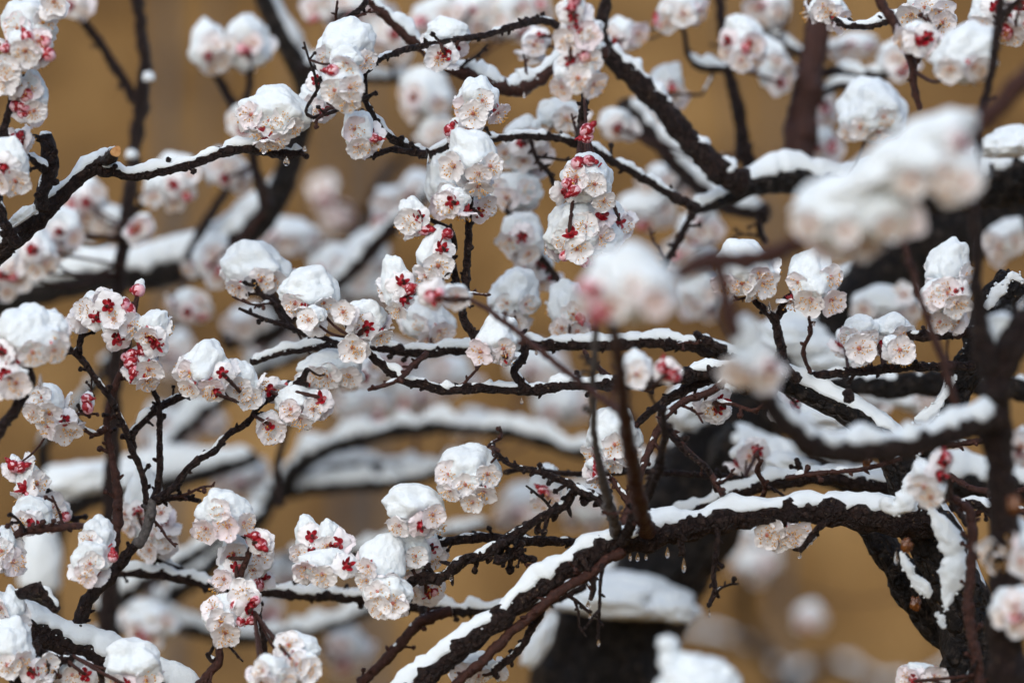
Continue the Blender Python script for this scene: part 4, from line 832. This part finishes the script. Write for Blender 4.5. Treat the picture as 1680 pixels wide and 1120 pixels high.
# ================================================================== branches further back
B = Thing('apricot_tree', 'blurred dark limb at left curving down from the top under a thick snow layer', 'tree', PX(300, 3000, 3.8))
B.br('trunk', [(-420, 3150, 136.8), (-400, 2000, 108.0), (-260, 1000, 72.0), (-120, 640, 44.6), (-40, 520, 31.7), (20, 486, 25.9), (90, 470, 24.5), (180, 455, 24.5), (280, 445, 23.8), (370, 412, 23.0), (430, 360, 21.6), (468, 292, 20.2), (498, 190, 18.7), (500, 140, 18.0), (478, 90, 16.6), (450, 40, 15.1), (425, -20, 13.7), (390, -100, 12.2)], 3.75, 44, .97, 'black', 3.5)
B.br('branch', [(500, 150, 14), (560, 132, 8), (620, 130, 7), (700, 130, 6)], 3.6, 14, .9).br('branch', [(495, 120, 12), (530, 95, 9), (545, 60, 6), (560, 20, 5)], 3.5, 10, .6)
B.br('branch', [(440, 345, 12), (420, 280, 8), (398, 200, 9), (375, 160, 8), (350, 120, 6)], 3.45).br('twig', [(395, 190, 6), (408, 150, 6), (412, 110, 5)], 3.42)
B.br('branch', [(300, 440, 9), (330, 380, 8), (360, 330, 8), (380, 300, 6)], 3.6)
B.br('branch', [(540, 480, 10), (590, 430, 12), (640, 375, 12), (690, 330, 7), (740, 250, 5)], 3.65, 12, .7).br('branch', [(470, 530, 14), (540, 480, 11)], 3.7).br('branch', [(370, 560, 16), (470, 530, 14), (380, 420, 14)], 3.75)
B.br('branch', [(540, 470, 8), (600, 350, 7), (640, 280, 7), (690, 230, 6)], 4.2)
for q in ((343, 80, 32, 46), (408, 78, 40, 52), (400, 200, 28, 30), (372, 280, 34, 36), (345, 425, 34, 44), (310, 500, 34, 26)): B.cl(*q, 3.42 if q[1] < 250 else 3.5, n=3, red=[(0, 12)], snow=.6)
for q in ((470, 392, 54, 36), (540, 440, 40, 40), (600, 420, 36, 44), (530, 500, 44, 34), (640, 340, 30, 34), (684, 310, 30, 30), (590, 470, 60, 36), (410, 530, 44, 34)): B.cl(*q, 3.75, n=4, snow=.55)
for q in ((700, 160, 46, 48), (640, 60, 40, 40), (720, 30, 44, 36), (790, 20, 50, 40), (838, 30, 44, 44), (600, 15, 36, 30), (540, 12, 40, 30), (715, 215, 30, 28), (870, 10, 30, 30)): B.cl(*q, 3.55, n=4, snow=.55)
B.cl(540, 320, 24, 30, 4.2, n=4, snow=0).cl(552, 350, 22, 22, 4.2, n=3, snow=0)

H = Thing('sapling', 'slim blurred upright stem at left forking near the top against ochre grass', 'tree', PX(200, 3000, 3.45))
H.br('stem', [(150, 3150, 40), (160, 1800, 24), (178, 1000, 15), (188, 600, 12), (196, 450, 11), (206, 360, 11), (222, 250, 11), (233, 160, 11), (236, 90, 10), (225, 0, 10), (210, -100, 9)], 3.42, m='dark')
H.br('branch', [(222, 168, 8), (195, 120, 8), (150, 52, 7), (120, 15, 6), (100, -20, 5)], 3.42, m='dark').br('twig', [(205, 370, 5), (240, 330, 5), (275, 310, 4)], 3.44)
H.lump(244, 128, 9, 10, 3.38, 8).lump(216, 255, 10, 9, 3.38, 8)
H.cl(120, 8, 22, 16, 3.4, n=2, red=[(-4, 2)], snow=.2).cl(282, 296, 44, 46, 3.42, n=4, red=[(6, 8)], snow=.6).cl(183, 365, 32, 30, 3.5, n=2, snow=.75).cl(228, 370, 16, 18, 3.4, n=1, snow=.6)
H.cl(140, 325, 36, 36, 3.5, n=3, red=[(4, 8)], snow=.4).cl(95, 380, 40, 44, 3.35, n=3, red=[(6, 0), (-20, 14)], snow=.35).cl(15, 440, 32, 50, 3.35, n=4, red=[(-10, 10)], snow=.4).cl(60, 410, 28, 40, 3.3, n=2, red=[(-4, 0)], snow=.4)

D = Thing('snowy_tree', 'blurred spreading snow-laden limbs behind the left and centre blossoms', 'tree', PX(100, 2800, 4.0))
D.br('trunk', [(60, 3250, 120), (60, 1900, 80), (62, 1300, 46), (64, 1050, 34), (72, 940, 26), (92, 860, 24), (140, 815, 22), (200, 800, 22), (270, 790, 18), (350, 772, 15), (420, 750, 12)], 3.75, 38, .95, 'black')
D.lump(66, 930, 36, 76, 3.65, 30, .0, 4, .12).lump(145, 790, 88, 32, 3.65, 40, -.1, 5)
D.br('limb', [(92, 1085, 15.2), (170, 1048, 14.4), (250, 998, 13.6), (330, 940, 13.6), (400, 880, 12.8), (450, 815, 13.6), (490, 765, 14.4), (540, 735, 13.6), (620, 712, 12.8), (700, 700, 12.0), (780, 702, 10.4), (860, 715, 10.4), (940, 738, 10.4), (1040, 765, 10.4), (1180, 800, 10.4)], 3.85, 22, .86, 'black', 3.7)
D.br('limb', [(410, 850, 10.4), (460, 812, 10.4), (520, 800, 10.4), (590, 795, 10.4), (660, 790, 10.4), (730, 770, 8.0), (800, 750, 5.6)], 3.8, 22, .9, 'black').br('branch', [(480, 800, 12), (530, 775, 11), (590, 762, 10), (660, 768, 9), (720, 772, 9)], 3.84, 18, .9, 'black')
D.br('branch', [(250, 1005, 12), (330, 1035, 12), (430, 1045, 12), (560, 1020, 10), (700, 950, 7)], 3.8, 20, .9, 'black').br('branch', [(470, 910, 7), (560, 905, 8), (640, 890, 9), (800, 862, 9)], 3.8, 12, .9)
D.br('branch', [(160, 1010, 14), (230, 960, 12), (300, 920, 11), (380, 870, 10), (440, 840, 10)], 3.7, 22, .95, 'black')
D.br('branch', [(100, 850, 14), (70, 740, 10), (110, 690, 9), (180, 590, 8), (200, 520, 6)], 3.8, 12, .6, 'black').br('branch', [(250, 795, 10), (280, 730, 12), (350, 665, 11), (440, 605, 9), (520, 575, 7)], 3.8, 24, .95).br('branch', [(460, 830, 7), (455, 760, 6), (480, 680, 5), (500, 620, 4)], 3.5)
for q in ((395, 780, 44, 34), (285, 575, 30, 36), (260, 700, 30, 40), (330, 690, 40, 36), (430, 1000, 34, 30), (470, 940, 36, 30), (600, 660, 50, 36), (680, 640, 44, 30), (780, 690, 30, 24), (640, 590, 50, 36), (920, 660, 46, 44), (850, 830, 40, 40), (960, 830, 44, 44), (880, 600, 50, 40), (740, 610, 40, 30)): D.cl(*q, 3.9, n=4, red=[(0, 10)] if q[0] % 20 else [], snow=.55)
D.cl(250, 1025, 46, 40, 3.55, n=4, snow=.4).cl(570, 1060, 34, 46, 4.0, n=4, snow=.6).cl(440, 560, 40, 30, 3.9, n=3, snow=.6)

E2 = Thing('snowy_shrub', 'far blurred low boughs with thin snow at the lower right behind the trunk', 'shrub', PX(1300, 2000, 6.2))
E2.br('branch', [(1400, 2150, 24), (1380, 1500, 18), (1300, 1160, 13), (1260, 1090, 10), (1200, 1050, 8), (1100, 1030, 6)], 6.2, 8, .6).br('branch', [(1300, 1120, 16), (1370, 1090, 11), (1440, 1120, 9), (1540, 1110, 7), (1620, 1040, 6)], 6.2, 8, .6).br('branch', [(1260, 1090, 9), (1220, 1000, 9), (1235, 930, 7)], 6.2, d1=4.7)
for q in ((1240, 920, 40, 36), (1225, 870, 40, 34), (1330, 1010, 24, 22), (1545, 960, 24, 40)): E2.cl(*q, 4.6, n=4, snow=.5)

for i, (x, d, r, lab) in enumerate(((275, 7.5, 13, 'faint grey brown stem far behind the upper left shoots'), (560, 9, 9, 'faint dark stem far back below the double blossom ball at top'), (610, 8.2, 11, 'pale blurred sapling stem far back left of the centre blossoms'), (1275, 8.5, 8, 'thin far stem in the gap left of the broad reddish limb'))):
    t = Thing('sapling', lab, 'tree', (PX(x, 560, d)[0], d, float(hill_z(np.array([PX(x, 0, d)[0]]), np.array([d]))[0])), 'distant stems on the slope')
    t.br('stem', [(x + 10, 560 + CZ / (K * d) * (1 - t.root.location.z / CZ) + 4, r * 1.3), (x + 4, 500, r), (x, 200, r * .8), (x - 6, -300, r * .5)], d, m='grey')
    t.br('branch', [(x + 3, 420, r * .6), (x + 60 * (-1) ** i, 250, r * .5), (x + 90 * (-1) ** i, -40, r * .3)], d, m='grey')
